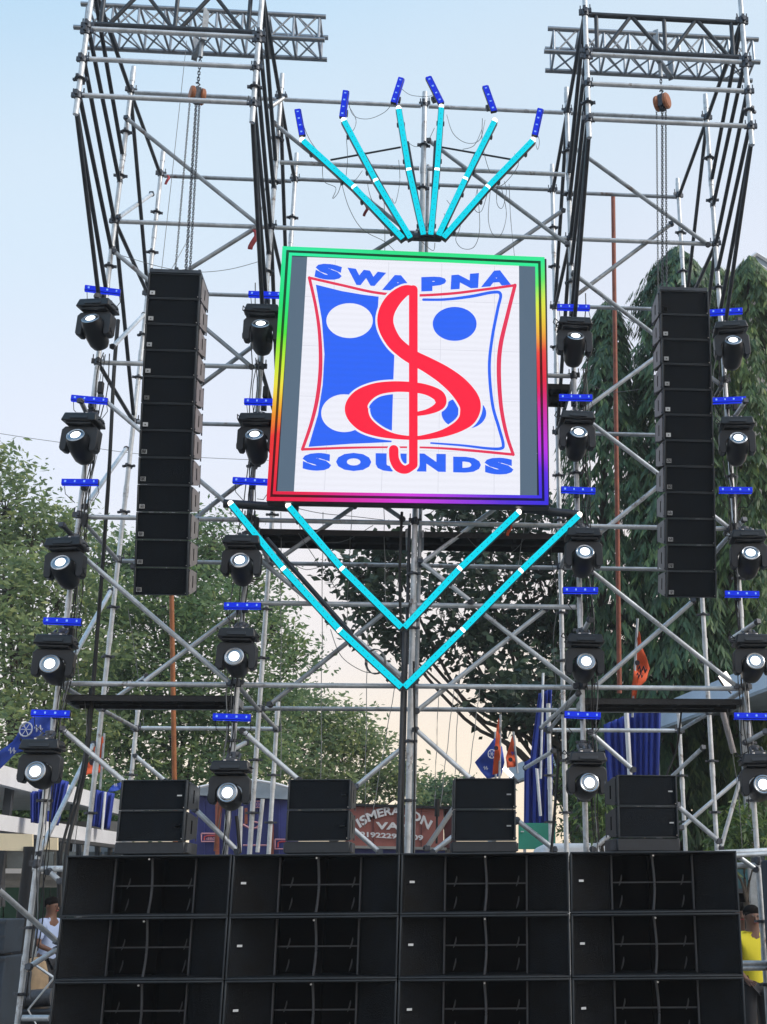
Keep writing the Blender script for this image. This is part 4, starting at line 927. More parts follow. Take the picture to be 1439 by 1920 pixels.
# work lamp on the right platform
t = thing('floodlight', 'bright white work lamp standing on the right platform', 'lamp', at(1362, 1275, 10.95))
b = MB(); rt = Matrix.Rotation(R(-32), 3, 'Y'); b.box((0, .02, 0), (.10, .05, .15), rt); bev(b.build('housing', M['plastic'], t), .005, 1)
b = MB(); b.box((0, -.008, 0), (.09, .008, .135), rt); b.build('lit_face', M['white_led'], t)
b = MB(); b.cyl((0, .03, -.06), (.05, .03, -.12), .01, 6); b.build('stand', M['coup'], t)
t = thing('tube_lamp', 'small white tube lamp on the roof edge beside the orange and blue flags', 'lamp', at(953, 1447, 12.2))
b = MB(); b.cyl((-.045, 0, .04), (.045, 0, -.045), .022, 10); b.build('lit_tube', M['white_led'], t); b = MB(); b.cyl((.05, 0, -.05), (.11, 0, -.11), .012, 8); b.build('holder', M['coup'], t)

# ------------------------------------------------------------------ trees
def leaf_mesh(name, P, D, Wd, Ln, Wi, m, parent, tint):
    n = len(P); Nn = np.cross(D, Wd); Nn /= (np.linalg.norm(Nn, axis=1, keepdims=True) + 1e-9)
    Ln = Ln[:, None]; Wi = Wi[:, None]
    V = np.empty((n, 4, 3)); V[:, 0] = P; V[:, 1] = P + D * Ln * .42 + Wd * Wi * .5 + Nn * Wi * .12; V[:, 2] = P + D * Ln; V[:, 3] = P + D * Ln * .42 - Wd * Wi * .5 + Nn * Wi * .12
    me_ = bpy.data.meshes.new(name); me_.vertices.add(4 * n); me_.vertices.foreach_set('co', V.ravel())
    idx = np.arange(n)[:, None] * 4 + np.array([0, 1, 2, 0, 2, 3]); me_.loops.add(6 * n); me_.loops.foreach_set('vertex_index', idx.ravel().astype(np.int32))
    me_.polygons.add(2 * n); me_.polygons.foreach_set('loop_start', (np.arange(2 * n) * 3).astype(np.int32)); me_.polygons.foreach_set('loop_total', np.full(2 * n, 3, np.int32))
    at_ = me_.attributes.new('tint', 'FLOAT', 'POINT'); at_.data.foreach_set('value', np.repeat(tint, 4).astype(np.float32))
    me_.materials.append(m); me_.update(calc_edges=True); me_.validate(); return link(name, me_, parent)
def unitv(n):
    v = rng.normal(size=(n, 3)); return v / np.linalg.norm(v, axis=1, keepdims=True)
def perp(D):
    q = unitv(len(D)); w = np.cross(D, q); return w / (np.linalg.norm(w, axis=1, keepdims=True) + 1e-9)
def tree(name, label, base, blobs, m, leaf, per_m2, K, trunk_r, twig=True, sig=.28, group='trees behind the stage', droop=.2, limbs=True, wr=.45):
    """blobs: list of (centre Vector, rx, ry, rz)"""
    t = thing(name, label, 'tree', base, group=group); B0 = np.array(base)
    P = []; tm = MB(); top = max((b_[0].z for b_ in blobs)); low = min(b_[0].z - b_[3] for b_ in blobs)
    ctr = sum((b_[0] for b_ in blobs), Vector((0, 0, 0))) / len(blobs)
    base = Vector(base); fork = Vector((base.x + (ctr.x - base.x) * .25, base.y, max(1.2, low * .8 + base.z * .2)))
    tm.path([base - base, Vector((fork.x - base.x) * .5 if False else ((fork.x - base.x) * .45, 0, (fork.z - base.z) * .5)), fork - base], [trunk_r * 1.25, trunk_r, trunk_r * .85], 9)
    extra = []
    for (c, rx, ry, rz) in blobs:
        for _ in range(7):
            d = unitv(1)[0]; d[2] = abs(d[2]) * .8 if random.random() < .7 else d[2]
            k_ = random.uniform(.22, .42); extra.append((c + Vector((d[0] * rx, d[1] * ry, d[2] * rz)) * random.uniform(.85, 1.25), rx * k_, ry * k_, rz * k_, 1))
    for (c, rx, ry, rz, *sm_) in [(*b_,) for b_ in blobs] + extra:
        area = 4 * math.pi * (((rx * ry) ** 1.6 + (rx * rz) ** 1.6 + (ry * rz) ** 1.6) / 3) ** (1 / 1.6)
        n = max(4, int(area * per_m2)); d = unitv(n); rr = rng.uniform(.25, 1.05, n) ** .45; cc = np.array(c) + d * rr[:, None] * np.array([rx, ry, rz]); P.append(cc)
        if limbs and not sm_:
            s0 = fork - base; e0 = c - base; midp = (s0 + e0) / 2 + Vector((random.uniform(-.1, .1) * rx, 0, random.uniform(-.15, .1) * rz))
            dist = (e0 - s0).length; r0 = max(.018, min(trunk_r * .35, .008 * dist + .015)); wj = lambda k_: Vector((random.uniform(-k_, k_), random.uniform(-k_, k_), random.uniform(-k_, k_))) * dist; tm.path([Vector(p_) for p_ in cr([tuple(q_) for q_ in (s0, s0.lerp(midp, .5) + Vector((0, 0, .08 * dist)) + wj(.05), midp + wj(.05), e0)], 4)], [r0 * (1 - .65 * i_ / 12) for i_ in range(13)], 6)
            if twig:
                for q in cc[rng.choice(n, min(n, 26), replace=False)]:
                    q = Vector(q) - base; m2 = e0.lerp(q, .5) + Vector((random.uniform(-.08, .08), random.uniform(-.08, .08), random.uniform(-.02, .1)))
                    tm.path([e0, m2, q], [r0 * .30, r0 * .18, r0 * .08], 3)
    tm.build('trunk', M['bark'], t)
    P = np.concatenate(P); n = len(P); tone = rng.uniform(0, 1, n)
    Q = np.repeat(P, K, 0) + rng.normal(size=(n * K, 3)) * sig * np.array([1, 1, .6]); D = unitv(n * K); D[:, 2] = D[:, 2] * .6 - droop; D /= np.linalg.norm(D, axis=1, keepdims=True)
    lay = perp(D); Ln = rng.uniform(.45, 1.5, n * K) * leaf
    tint = np.clip(.68 * np.repeat(tone, K) + .32 * rng.uniform(0, 1, n * K), 0, 1) ** 1.3
    leaf_mesh('crown', Q - B0, D, lay, Ln, Ln * wr, m, t, tint); return t
def bl(u, v, Y, rpx, ry=None, sq=1.0):
    s = Y / FL * 1.0; c = at(u, v, Y); r = rpx * s; return (c, r, ry or r, r * sq)
gd = lambda u, Y: (at(u, 1690, Y).x, Y, 0)
# left group
tree('leafy_tree', 'pale olive leafy tree at the far left edge behind the stage', gd(20, 25), [bl(10, 960, 25, 70), bl(60, 1020, 25, 75), bl(120, 1010, 26, 55), bl(20, 1110, 24, 90), bl(110, 1130, 25, 85), bl(30, 1230, 24, 90), bl(120, 1260, 25, 85), bl(30, 1370, 24, 90), bl(130, 1390, 25, 80), bl(-10, 880, 25, 40)], M['leaf_far'], .15, 7.0, 14, .3, wr=.42, sig=.24)
tree('leafy_tree', 'big green leafy tree behind the left speaker column', gd(330, 28), [bl(330, 1030, 28, 75), bl(400, 1030, 28, 65), bl(250, 1050, 28, 60), bl(190, 1060, 28, 55), bl(460, 1090, 28, 60), bl(300, 1140, 27, 95), bl(420, 1170, 27, 85), bl(210, 1180, 27, 80), bl(510, 1180, 28, 55), bl(550, 1240, 28, 45), bl(300, 1270, 27, 95), bl(430, 1290, 27, 85), bl(200, 1310, 27, 85), bl(320, 1400, 27, 95), bl(440, 1410, 27, 80), bl(210, 1430, 27, 85), bl(500, 1330, 28, 50)], M['leaf_far2'], .15, 7.0, 14, .35, wr=.42, sig=.24)
tree('shrub', 'dark green undergrowth below the left canopy roof', gd(130, 24.5), [bl(40, 1500, 24.5, 60), bl(130, 1510, 24.5, 60), bl(215, 1520, 24.8, 55), bl(60, 1570, 24.5, 50), bl(170, 1570, 24.5, 50), bl(-10, 1530, 24.5, 50)], M['leaf_far2'], .14, 15, 15, .08, group='low shrubs behind the stage')
tree('rain_tree', 'spreading flat topped tree on the skyline left of the centre mast', gd(620, 34), [bl(520, 1345, 33, 55), bl(580, 1340, 34, 55, None, .8), bl(640, 1365, 34, 50, None, .7), bl(690, 1400, 34, 45, None, .7), bl(730, 1450, 35, 40, None, .6), bl(560, 1410, 33, 65), bl(640, 1430, 34, 60, None, .7), bl(480, 1430, 32, 65), bl(700, 1475, 35, 45, None, .5), bl(600, 1480, 33, 60, None, .7), bl(765, 1480, 35, 22)], M['leaf_far'], .16, 6.5, 15, .35, sig=.26)
tree('bushy_tree', 'small rounded green tree on the horizon right of the centre mast', gd(830, 40), [bl(820, 1495, 40, 34), bl(860, 1500, 40, 32), bl(795, 1515, 40, 24), bl(900, 1500, 41, 30)], M['leaf_far2'], .16, 11, 16, .25, group='trees behind the stage')
# dark broad leaved tree
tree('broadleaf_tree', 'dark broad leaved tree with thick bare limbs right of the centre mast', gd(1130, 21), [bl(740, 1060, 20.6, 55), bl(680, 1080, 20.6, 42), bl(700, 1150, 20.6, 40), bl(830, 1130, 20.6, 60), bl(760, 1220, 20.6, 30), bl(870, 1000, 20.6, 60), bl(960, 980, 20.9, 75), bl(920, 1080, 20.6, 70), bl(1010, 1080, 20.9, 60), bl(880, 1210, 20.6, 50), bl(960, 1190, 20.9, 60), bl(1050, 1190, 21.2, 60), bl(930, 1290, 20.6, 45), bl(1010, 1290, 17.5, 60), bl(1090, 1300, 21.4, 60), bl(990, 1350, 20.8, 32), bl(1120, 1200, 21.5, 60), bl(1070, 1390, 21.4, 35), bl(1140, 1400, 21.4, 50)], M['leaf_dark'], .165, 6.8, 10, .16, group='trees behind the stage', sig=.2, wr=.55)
t = thing('bare_limb', 'thick dark tree limbs forking behind the right drapes', 'tree limb', gd(1127, 21.0))
L0 = t.location
for pts, r in (([(1127, 1690), (1125, 1560), (1118, 1470), (1105, 1440)], .14), ([(1105, 1440), (1055, 1400), (1000, 1368), (950, 1325), (905, 1300), (880, 1262)], .055), ([(1010, 1375), (1000, 1320), (968, 1260), (955, 1200), (925, 1150)], .035), ([(940, 1318), (935, 1260), (905, 1215), (900, 1180)], .024), ([(1060, 1410), (1060, 1300), (1040, 1200), (1030, 1100)], .05)):
    q = cr([tuple(at(u, v, 20.8) - L0) for u, v in pts], 5); n = len(q); b = MB(); b.path([Vector(p) for p in q], [1.2 * r * (1 - .45 * i / n) for i in range(n)], 8); b.build('limb', M['bark'], t)

def ashoka(label, u, Y, prof, m, dens, leaf=.17, zc=None, name='weeping_tree', nleaf=9):
    """prof: list of (v, half width px) from the top down"""
    base = Vector(gd(u, Y)); t = thing(name, label, 'tree', base, group='weeping trees behind the right tower')
    zs = [at(u, v, Y).z for v, _ in prof]; rs = [h * Y / FL for _, h in prof]; xs = [at(p[2] if len(p) > 2 else u, p[0], Y).x for p in prof] if False else [at(u, v, Y).x for v, _ in prof]
    b = MB(); b.path([(0, 0, 0), (0, 0, zs[0] * .5), (xs[0] - base.x, 0, zs[0] - .2)], [.16, .10, .02], 8); b.build('trunk', M['bark'], t)
    order = np.argsort(zs); zz = np.array(zs)[order]; rr_ = np.array(rs)[order]; xx_ = np.array(xs)[order]
    H_ = zz[-1] - zz[0]; n = int(dens * 2 * math.pi * float(np.mean(rr_)) * H_)
    z = rng.uniform(zz[0], zz[-1], n); rad = np.interp(z, zz, rr_) * (1 + .16 * np.sin(z * 3.1) * np.sin(z * 7.7)); th = rng.uniform(0, 2 * math.pi, n)
    # lumps: azimuth-height ridges
    lump = 1 + .18 * np.sin(3 * th + z * 1.9) + .12 * np.sin(7 * th - z * 4.3)
    f = rng.uniform(.45, 1.0, n) ** .5; r = rad * f * lump
    P = np.stack([np.interp(z, zz, xx_) + r * np.cos(th), Y + r * np.sin(th), z], 1)
    outd = np.stack([np.cos(th), np.sin(th), np.zeros(n)], 1)
    K = nleaf; Pk = np.repeat(P, K, 0); Od = np.repeat(outd, K, 0); j = np.tile(np.linspace(0, 1, K), n)
    az = rng.uniform(-1.5, 1.5, n * K); tang = np.stack([-Od[:, 1], Od[:, 0], np.zeros(n * K)], 1)
    D = Od * (.55 * np.cos(az))[:, None] + tang * (.55 * np.sin(az))[:, None]; D[:, 2] = -rng.uniform(.7, 1.5, n * K); D /= np.linalg.norm(D, axis=1, keepdims=True)
    Pk = Pk + Od * (j * .13)[:, None] + np.array([0, 0, -1]) * (j * .19)[:, None] + rng.normal(size=(n * K, 3)) * .015
    Wd = np.cross(D, Od) + .35 * unitv(n * K); Wd -= D * np.sum(Wd * D, 1, keepdims=True); Wd /= np.linalg.norm(Wd, axis=1, keepdims=True) + 1e-9
    Ln = leaf * rng.uniform(.7, 1.2, n * K); tint = np.clip(.5 * np.repeat(rng.uniform(0, 1, n), K) + .5 * rng.uniform(0, 1, n * K), 0, 1) ** 1.5
    leaf_mesh('crown', Pk - np.array(base), D, Wd, Ln, Ln * .23, m, t, tint)
ashoka('narrow pointed weeping tree with drooping leaves left of the dark red pipe', 1140, 20.4, [(560, 5), (600, 26), (660, 38), (740, 55), (820, 78), (900, 88), (1000, 95), (1150, 98), (1300, 80), (1420, 50), (1600, 40)], M['leaf_ash'], 72, .225)
ashoka('tall dark weeping tree with drooping leaves behind the right speaker column', 1268, 20.0, [(462, 8), (485, 38), (540, 66), (620, 78), (700, 88), (900, 100), (1100, 105), (1300, 105), (1620, 100)], M['leaf_ash'], 78, .225)
ashoka('lighter green weeping tree at the far right edge', 1405, 19.6, [(480, 8), (510, 36), (580, 60), (700, 66), (900, 80), (1200, 84), (1620, 84)], M['leaf_ashl'], 66, .225)
ashoka('pale green weeping tree in the gap between the two dark weeping trees', 1335, 21.5, [(492, 12), (520, 45), (600, 65), (900, 85), (1620, 90)], M['leaf_ashl'], 50, .225)
tree('shrub', 'low pale green shrub behind the stage at the lower right', gd(1400, 13.6), [bl(1395, 1540, 13.6, 34), bl(1365, 1585, 13.6, 30), bl(1425, 1580, 13.6, 36)], M['leaf_ashl'], .12, 16, 9, .04, group='low shrubs behind the stage', sig=.10, wr=.25, droop=.6)
tree('shrub', 'light green shrub beside the trunk behind the inner right pole', gd(1128, 13.9), [bl(1124, 1505, 13.9, 16), bl(1128, 1545, 13.9, 16), bl(1070, 1560, 19, 26), bl(1085, 1500, 19.2, 26), bl(1062, 1450, 19.4, 16)], M['leaf_ashl'], .12, 16, 8, .04, group='low shrubs behind the stage', sig=.10, wr=.25, droop=.6)

# ------------------------------------------------------------------ background buildings and canopies
# left canopy: long white fascia beams running away from the camera
def prism(name, pts, m, parent): return MB().hexa([Vector(p) - parent.location for p in pts]).build(name, M[m], parent, angle=0)
t = thing('market_canopy', 'long white canopy with cream sky-lit panels behind the left tower', 'canopy', (-5.6, 18, 0))
def beam(z0, z1, xa, xb, ya, yb, th, m, nm='roof_beam'):
    return prism(nm, [(xa - th, ya, z0), (xa, ya, z0), (xb, yb, z0), (xb - th, yb, z0), (xa - th, ya, z1), (xa, ya, z1), (xb, yb, z1), (xb - th, yb, z1)], m, t)
beam(3.12, 3.36, -5.45, -5.15, 14.5, 23.5, .12, 'white'); beam(2.53, 2.72, -5.40, -4.65, 14.5, 20.6, .14, 'white'); beam(2.48, 2.525, -5.40, -4.65, 14.5, 20.6, .10, 'dsteel', 'roof_trim')
beam(3.30, 3.34, -5.6, -5.3, 14.5, 23.5, 3.5, 'white', 'roof_sheet')
for y in (15.6, 17.2, 18.8, 20.4, 22): prism('post', [(-5.62, y, 0), (-5.52, y, 0), (-5.52, y + .1, 0), (-5.62, y + .1, 0), (-5.62, y, 3.2), (-5.52, y, 3.2), (-5.52, y + .1, 3.2), (-5.62, y + .1, 3.2)], 'dsteel', t)
def card(name, u0, v0, u1, v1, Y, th, m, parent, sk=0):
    a_, b_, c_, d_ = at(u0, v0, Y), at(u1, v0 + sk, Y), at(u1, v1 + sk, Y), at(u0, v1, Y); o_ = Vector((0, th, 0))
    vs = [d_, c_, c_ + o_, d_ + o_, a_, b_, b_ + o_, a_ + o_]; return MB().hexa([v - parent.location for v in vs]).build(name, M[m], parent, angle=0)
card('cream_skylit_panel', -20, 1562, 61, 1594, 15.2, .05, 'cream', t, 2); card('cream_skylit_panel', 70, 1569, 108, 1592, 17, .05, 'cream', t, 2)
for k, u in enumerate((-30, 14, 60, 106, 150, 196)): card('window', u, 1597, u + 40, 1628, 20.2, .06, 'glassg', t)
for k, u in enumerate((128, 160, 190)): card('window', u, 1574, u + 24, 1602, 20.4, .06, 'greyroof', t)
card('sill_beam', -40, 1628, 112, 1637, 20.0, .1, 'white', t, 1); card('rail', -40, 1650, 130, 1660, 20.3, .1, 'concrete', t)
for k, u in enumerate((-36, 8, 52, 96)): card('green_shutter', u, 1664, u + 41, 1745, 20.6, .08, 'green', t)
card('rear_wall', -60, 1540, 240, 1760, 21.5, .15, 'concrete', t)
for (u, w_, Y) in ((-2, 7, 17.5), (60, 7, 19), (107, 6, 19.4), (143, 6, 19.6), (178, 6, 19.8), (202, 6, 20)): card('dark_post', u, 1560, u + w_, 1700, Y, .12, 'dsteel', t)
o = thing('pillar', 'thick dark round pillar behind the lower left pole', 'pillar', at(24, 1890, 15.2)); o.location.z = 0
b = MB(); b.lathe([(.085, 0), (.08, .3), (.075, 2.2), (.085, 2.25), (.085, 2.3)], 14); b.build('shaft', M['plastic'], o)
# flight cases bottom left
for k, (u, v0, v1, Y, lb) in enumerate(((4, 1722, 1790, 13.5, 'upper blue grey equipment case stacked at the lower left edge'), (2, 1792, 1862, 13.5, 'lower blue grey equipment case at the lower left edge'))):
    tt = thing('equipment_case', lb, 'case', at(u, v1, Y), group='equipment cases at the lower left'); h_ = at(u, v0, Y).z - at(u, v1, Y).z
    if k == 1: h_ += tt.location.z; tt.location.z = 0
    tt.location.x -= .14
    b = MB(); b.box((-.15, .3, h_ / 2), (.6, .6, h_ - .01)); bev(b.build('body', M['tarp'], tt), .015, 2)
    b = MB()
    for z in (.03, h_ / 2, h_ - .04): b.box((-.15, -.004, z), (.6, .01, .02))
    b.build('edge_trim', M['dsteel'], tt); explode(tt, {'edge_trim'}); b = MB(); b.box((0, -.01, h_ * .6), (.1, .02, .05)); b.build('latch', M['galv2'], tt)
tt = thing('tarpaulin_case', 'tall dark blue covered case at the right edge', 'case', (at(1442, 1680, 10.3).x + .28, 10.30, 0))
b = MB(); h_ = at(1436, 1612, 10.3).z; b.box((0, .1, h_ / 2), (.56, .2, h_)); bev(b.build('body', M['tarp'], tt), .02, 2)
b = MB(); b.box((0, -.005, h_ * .62), (.57, .02, .03)); b.box((0, -.005, h_ * .25), (.57, .02, .03)); b.build('strap', M['dsteel'], tt); explode(tt, {'strap'})
# rubble, sack
tt = thing('sack', 'tan sack beside the man at the lower left', 'sack', (at(66, 1812, 16).x, 16, 0)); 
b = MB(); b.lathe([(.12, 0), (.19, .1), (.20, .5), (.17, .85), (.12, 1.0), (.05, 1.05)], 12, Matrix.Scale(1.0, 4)); b.build('body', M['burlap'], tt)
tt = thing('generator', 'dark machine with grey pipes behind the lower left pole', 'machine', (at(40, 1860, 15.5).x, 15.8, 0))
b = MB(); b.box((0, 0, .25), (.75, .5, .5)); bev(b.build('body', M['plastic'], tt), .03, 2)
b = MB(); b.cyl((.0, -.1, .6), (.3, -.1, .62), .10, 12); b.cyl((-.35, -.1, .62), (-.05, -.1, .60), .085, 12); b.cyl((0, -.1, .62), (0, -.1, .9), .04, 8); b.build('engine', M['coup'], tt); explode(tt, {'engine'})
b = MB(); b.path([(-.3, -.28, .1), (-.36, -.3, .5), (-.2, -.3, .95), (.1, -.3, 1.0), (.34, -.3, .85)], .016, 6); b.path([(.3, -.28, .2), (.1, -.3, .5), (.36, -.3, .85)], .012, 6); b.build('pipe_frame', M['galv'], tt); explode(tt, {'pipe_frame'})
b = MB(); b.box((-.28, -.2, .88), (.16, .12, .05), Matrix.Rotation(.3, 3, 'Y')); b.build('cap', M['white'], tt)
rk = thing('rubble_pile', 'heap of grey stones on the ground at the lower left', 'rubble', (at(20, 1900, 13).x, 13.2, 0))
b = MB()
for i in range(90):
    s = random.uniform(.04, .13); b.box((random.uniform(-.7, .7), random.uniform(-.5, .5), random.uniform(.02, .32)), (s, s * random.uniform(.6, 1.3), s * random.uniform(.5, 1)), Euler((random.uniform(0, 3), random.uniform(0, 3), random.uniform(0, 3))).to_matrix())
b.build('stones', M['concrete'], rk, angle=0)['kind'] = 'stuff'

# right canopy running away to the left
A0 = at(1460, 1228, 13.6); A1 = at(1460, 1281, 13.6); E0 = at(955, 1438, 26); E1 = at(955, 1466, 26)
t = thing('stage_canopy', 'pale grey sheet canopy sloping down behind the right tower', 'canopy', (3.0, 19, 0))
zt_ = A0.z; zb_ = A1.z
E0b = Vector((E0.x, 26, E0.z)); E1b = Vector((E1.x, 26, E0.z - (A0.z - A1.z)))
P8 = [A1, A1 + Vector((.08, 0, 0)), E1b + Vector((.08, 0, 0)), E1b, A0, A0 + Vector((.08, 0, 0)), E0b + Vector((.08, 0, 0)), E0b]
prism('fascia', [P8[i] for i in (0, 1, 2, 3, 4, 5, 6, 7)], 'sheetblue', t)
prism('trim', [p + Vector((.0, 0, -.04)) for p in (A1, A1 + Vector((.12, 0, 0)), E1b + Vector((.12, 0, 0)), E1b)] + [p - Vector((0, 0, .003)) for p in (A1, A1 + Vector((.12, 0, 0)), E1b + Vector((.12, 0, 0)), E1b)], 'greyroof', t)
rs_ = [A0 + Vector((.05, 0, -.04)), A0 + Vector((4, 0, .3)), E0b + Vector((4, 0, .3)), E0b + Vector((.05, 0, -.04))]
prism('roof_sheet', rs_ + [p + Vector((0, 0, .03)) for p in rs_], 'greyroof', t)
for y in (15, 18, 21, 24): 
    x = A1.x + (E1b.x - A1.x) * (y - 13.6) / 12.4 + .15; z = A1.z + (E1b.z - A1.z) * (y - 13.6) / 12.4
    prism('post', [(x, y, 0), (x + .08, y, 0), (x + .08, y + .08, 0), (x, y + .08, 0), (x, y, z), (x + .08, y, z), (x + .08, y + .08, z), (x, y + .08, z)], 'galv2', t)
tube('slanted_post', t, at(1352, 1322, 13.7), at(1376, 1412, 13.7), .035, M['sideplate'])
# navy drapes
def drape(label, corners, Y0, Y1, folds, group):
    (u0, v0), (u1, v1), (u2, v2), (u3, v3) = corners   # tl, tr, br, bl
    o_ = thing('drape', label, 'drape', at(u3, v3, Y0), group=group); b = MB(); nx, nz_ = 60, 8; vs = []
    for j in range(nz_ + 1):
        g_ = j / nz_
        for i in range(nx + 1):
            f = i / nx; u = (u0 + (u1 - u0) * f) * (1 - g_) + (u3 + (u2 - u3) * f) * g_; v = (v0 + (v1 - v0) * f) * (1 - g_) + (v3 + (v2 - v3) * f) * g_
            Y = Y0 + (Y1 - Y0) * f; p = at(u, v, Y); p.y += .05 * math.sin(f * folds * 6.28 + .6 * math.sin(f * 9) + .3 * g_) + .02 * math.sin(f * folds * 15.1 + 1); vs.append(p - o_.location)
    b.add(vs, [(j * (nx + 1) + i, (j + 1) * (nx + 1) + i, (j + 1) * (nx + 1) + i + 1, j * (nx + 1) + i + 1) for j in range(nz_) for i in range(nx)])
    q = b.build('cloth', M['drape'], o_, angle=180); s_ = q.modifiers.new('thick', 'SOLIDIFY'); s_.thickness = .01; return o_
d1 = drape('wide navy blue pleated drape behind the right speaker pair', [(1134, 1358), (1240, 1314), (1236, 1475), (1142, 1475)], 15.2, 14.8, 9, 'navy drapes under the canopies')
tube('pole', d1, at(1175, 1337, 14.6), at(1183, 1480, 14.6), .03, M['white'], 8)
d2 = drape('narrow navy blue drape behind the green sign', [(985, 1428), (1038, 1402), (1036, 1560), (984, 1560)], 18, 17.8, 5, 'navy drapes under the canopies')
tube('pole', d2, at(1004, 1405, 17.6), at(1014, 1530, 17.6), .022, M['white'], 8)
drape('navy drape under the left canopy at the picture edge', [(58, 1486), (86, 1478), (84, 1545), (58, 1542)], 16.5, 16.5, 3, 'navy drapes under the canopies')
d3 = drape('navy drape hanging from the left canopy beside the slanting brace', [(94, 1456), (130, 1466), (110, 1548), (88, 1545)], 17.5, 17.5, 4, 'navy drapes under the canopies')
d4 = drape('navy drape with a white stripe left of the left speaker pair', [(178, 1480), (216, 1488), (206, 1556), (172, 1548)], 19, 19, 4, 'navy drapes under the canopies')
tube('pole', d4, at(198, 1485, 18.8), at(192, 1556, 18.8), .018, M['white'], 8)
# navy flags / cloth on thin pole near the dark tree
d5 = drape('tall narrow furled blue banner beside the rear pole of the right tower', [(1012, 1300), (1036, 1290), (1030, 1440), (994, 1440)], 16.5, 16.5, 3, 'blue banners')
tube('pole', d5, at(1019, 1262, 16.45), at(1014, 1460, 16.45), .018, M['galv'], 8)
# flags
def flag(name, label, outline, Y, m, pole, inks):
    o_ = thing(name, label, 'flag', at(pole[0][0], pole[0][1], Y), group='flags round the stage')
    # triangulated fan grid via n-gon then slight wave
    P = [at(u, v, Y) for u, v in outline]; cen = sum(P, Vector()) / len(P); vs = [cen]; fs = []
    q = []
    for i in range(len(P)):
        a_, b_ = P[i], P[(i + 1) % len(P)]
        for j in range(4): q.append(a_.lerp(b_, j / 4))
    rings = 4; allv = []
    for r__ in range(1, rings + 1):
        for p in q: allv.append(cen.lerp(p, r__ / rings))
    vs = [cen] + allv; n = len(q)
    for i in range(n): fs.append((0, 1 + i, 1 + (i + 1) % n))
    for r__ in range(rings - 1):
        for i in range(n): a_ = 1 + r__ * n; fs.append((a_ + i, a_ + n + i, a_ + n + (i + 1) % n, a_ + (i + 1) % n))
    wv = lambda p: p + Vector((0, .035 * math.sin(p.x * 14 + p.z * 9) + .02 * math.sin(p.z * 27 + p.x * 4), 0))
    vs = [wv(p) - o_.location for p in vs]; c_ = MB().add(vs, fs).build('cloth', M[m], o_, angle=180); s_ = c_.modifiers.new('thick', 'SOLIDIFY'); s_.thickness = .004
    for k_, (kind, uu, vv, rr, mm) in enumerate(inks):
        b = MB(); c0 = wv(at(uu, vv, Y)) - o_.location; c0.y -= .012
        s_ = Y / FL
        if kind == 'ring':
            for rad in (1.0,): b.path([c0 + Vector((rr * s_ * math.cos(a_), -.03 + .01 * math.sin(a_), rr * s_ * math.sin(a_) * 1.15)) for a_ in [i * 2 * math.pi / 14 for i in range(15)]], rr * s_ * .12, 4)
            for i in range(6): a_ = i * math.pi / 3; b.path([c0 + Vector((0, -.03, 0)), c0 + Vector((rr * s_ * .9 * math.cos(a_), -.03, rr * s_ * math.sin(a_)))], rr * s_ * .06, 4)
        elif kind == 'dot': b.cyl(c0 + Vector((0, -.035, 0)), c0 + Vector((0, -.045, 0)), rr * s_, 12)
        elif kind == 'line':
            b.path([c0 + Vector((rr * s_ * (i / 6 - .5), -.03, rr * s_ * .5 * math.sin(i * 2.1))) for i in range(7)], rr * s_ * .10, 4)
        b.build('print', M[mm], o_)
    tube('pole', o_, at(*pole[0], Y), at(*pole[1], Y), .014, M['galv2'], 8); return o_
flag('flag', 'large blue flag with white round emblem blowing at the left edge', [(95, 1340), (62, 1345), (20, 1390), (-12, 1425), (-20, 1450), (2, 1442), (30, 1412), (60, 1402), (88, 1378), (97, 1362)], 13, 'flagblue', [(98, 1330), (92, 1520)], [('ring', 54, 1370, 11, 'flagwhite'), ('line', 75, 1367, 14, 'flagwhite'), ('line', 25, 1408, 12, 'flagwhite')])
flag('flag', 'orange pennant with black mark behind the left tower', [(195, 1382), (176, 1390), (172, 1420), (155, 1448), (150, 1465), (168, 1452), (190, 1448), (194, 1430)], 14.6, 'flagorange', [(196, 1375), (188, 1480)], [('dot', 174, 1430, 5, 'flagink'), ('line', 180, 1412, 10, 'flagink')])
flag('flag', 'tall orange flag with black figure beside the dark red pipe', [(1197, 1184), (1191, 1235), (1185, 1285), (1184, 1325), (1190, 1332), (1193, 1294), (1212, 1276), (1220, 1252), (1209, 1226), (1202, 1204)], 13.2, 'flagorange', [(1196, 1160), (1186, 1345)], [('dot', 1195, 1243, 5, 'flagink'), ('line', 1205, 1255, 16, 'flagink'), ('line', 1198, 1268, 12, 'flagink')])
flag('flag', 'blue flag with white figure left of the narrow orange flag', [(928, 1384), (908, 1410), (891, 1429), (902, 1446), (914, 1460), (940, 1455), (946, 1430), (942, 1400)], 14.8, 'flagblue', [(929, 1372), (930, 1462)], [('ring', 922, 1415, 7, 'flagwhite'), ('line', 911, 1440, 8, 'flagwhite')])
flag('flag', 'narrow orange flag with black dot in front of the blue flag', [(936, 1345), (932, 1362), (928, 1400), (924, 1452), (934, 1450), (939, 1410), (939, 1365)], 14.5, 'flagorange', [(939, 1340), (937, 1462)], [('dot', 930, 1404, 4, 'flagink')])
flag('flag', 'small red and blue pennant beside the drape and white lamp', [(961, 1378), (955, 1400), (949, 1420), (951, 1440), (966, 1438), (970, 1432), (966, 1405)], 15.2, 'flagorange', [(963, 1372), (971, 1450)], [('dot', 957, 1425, 4, 'flagink'), ('line', 963, 1412, 8, 'flagblue')])
flag('flag', 'small dark blue flag tip behind the left speaker pair', [(226, 1466), (212, 1472), (203, 1486), (218, 1484), (230, 1478)], 18, 'flagblue', [(230, 1455), (230, 1500)], [('line', 218, 1472, 6, 'flagwhite')])

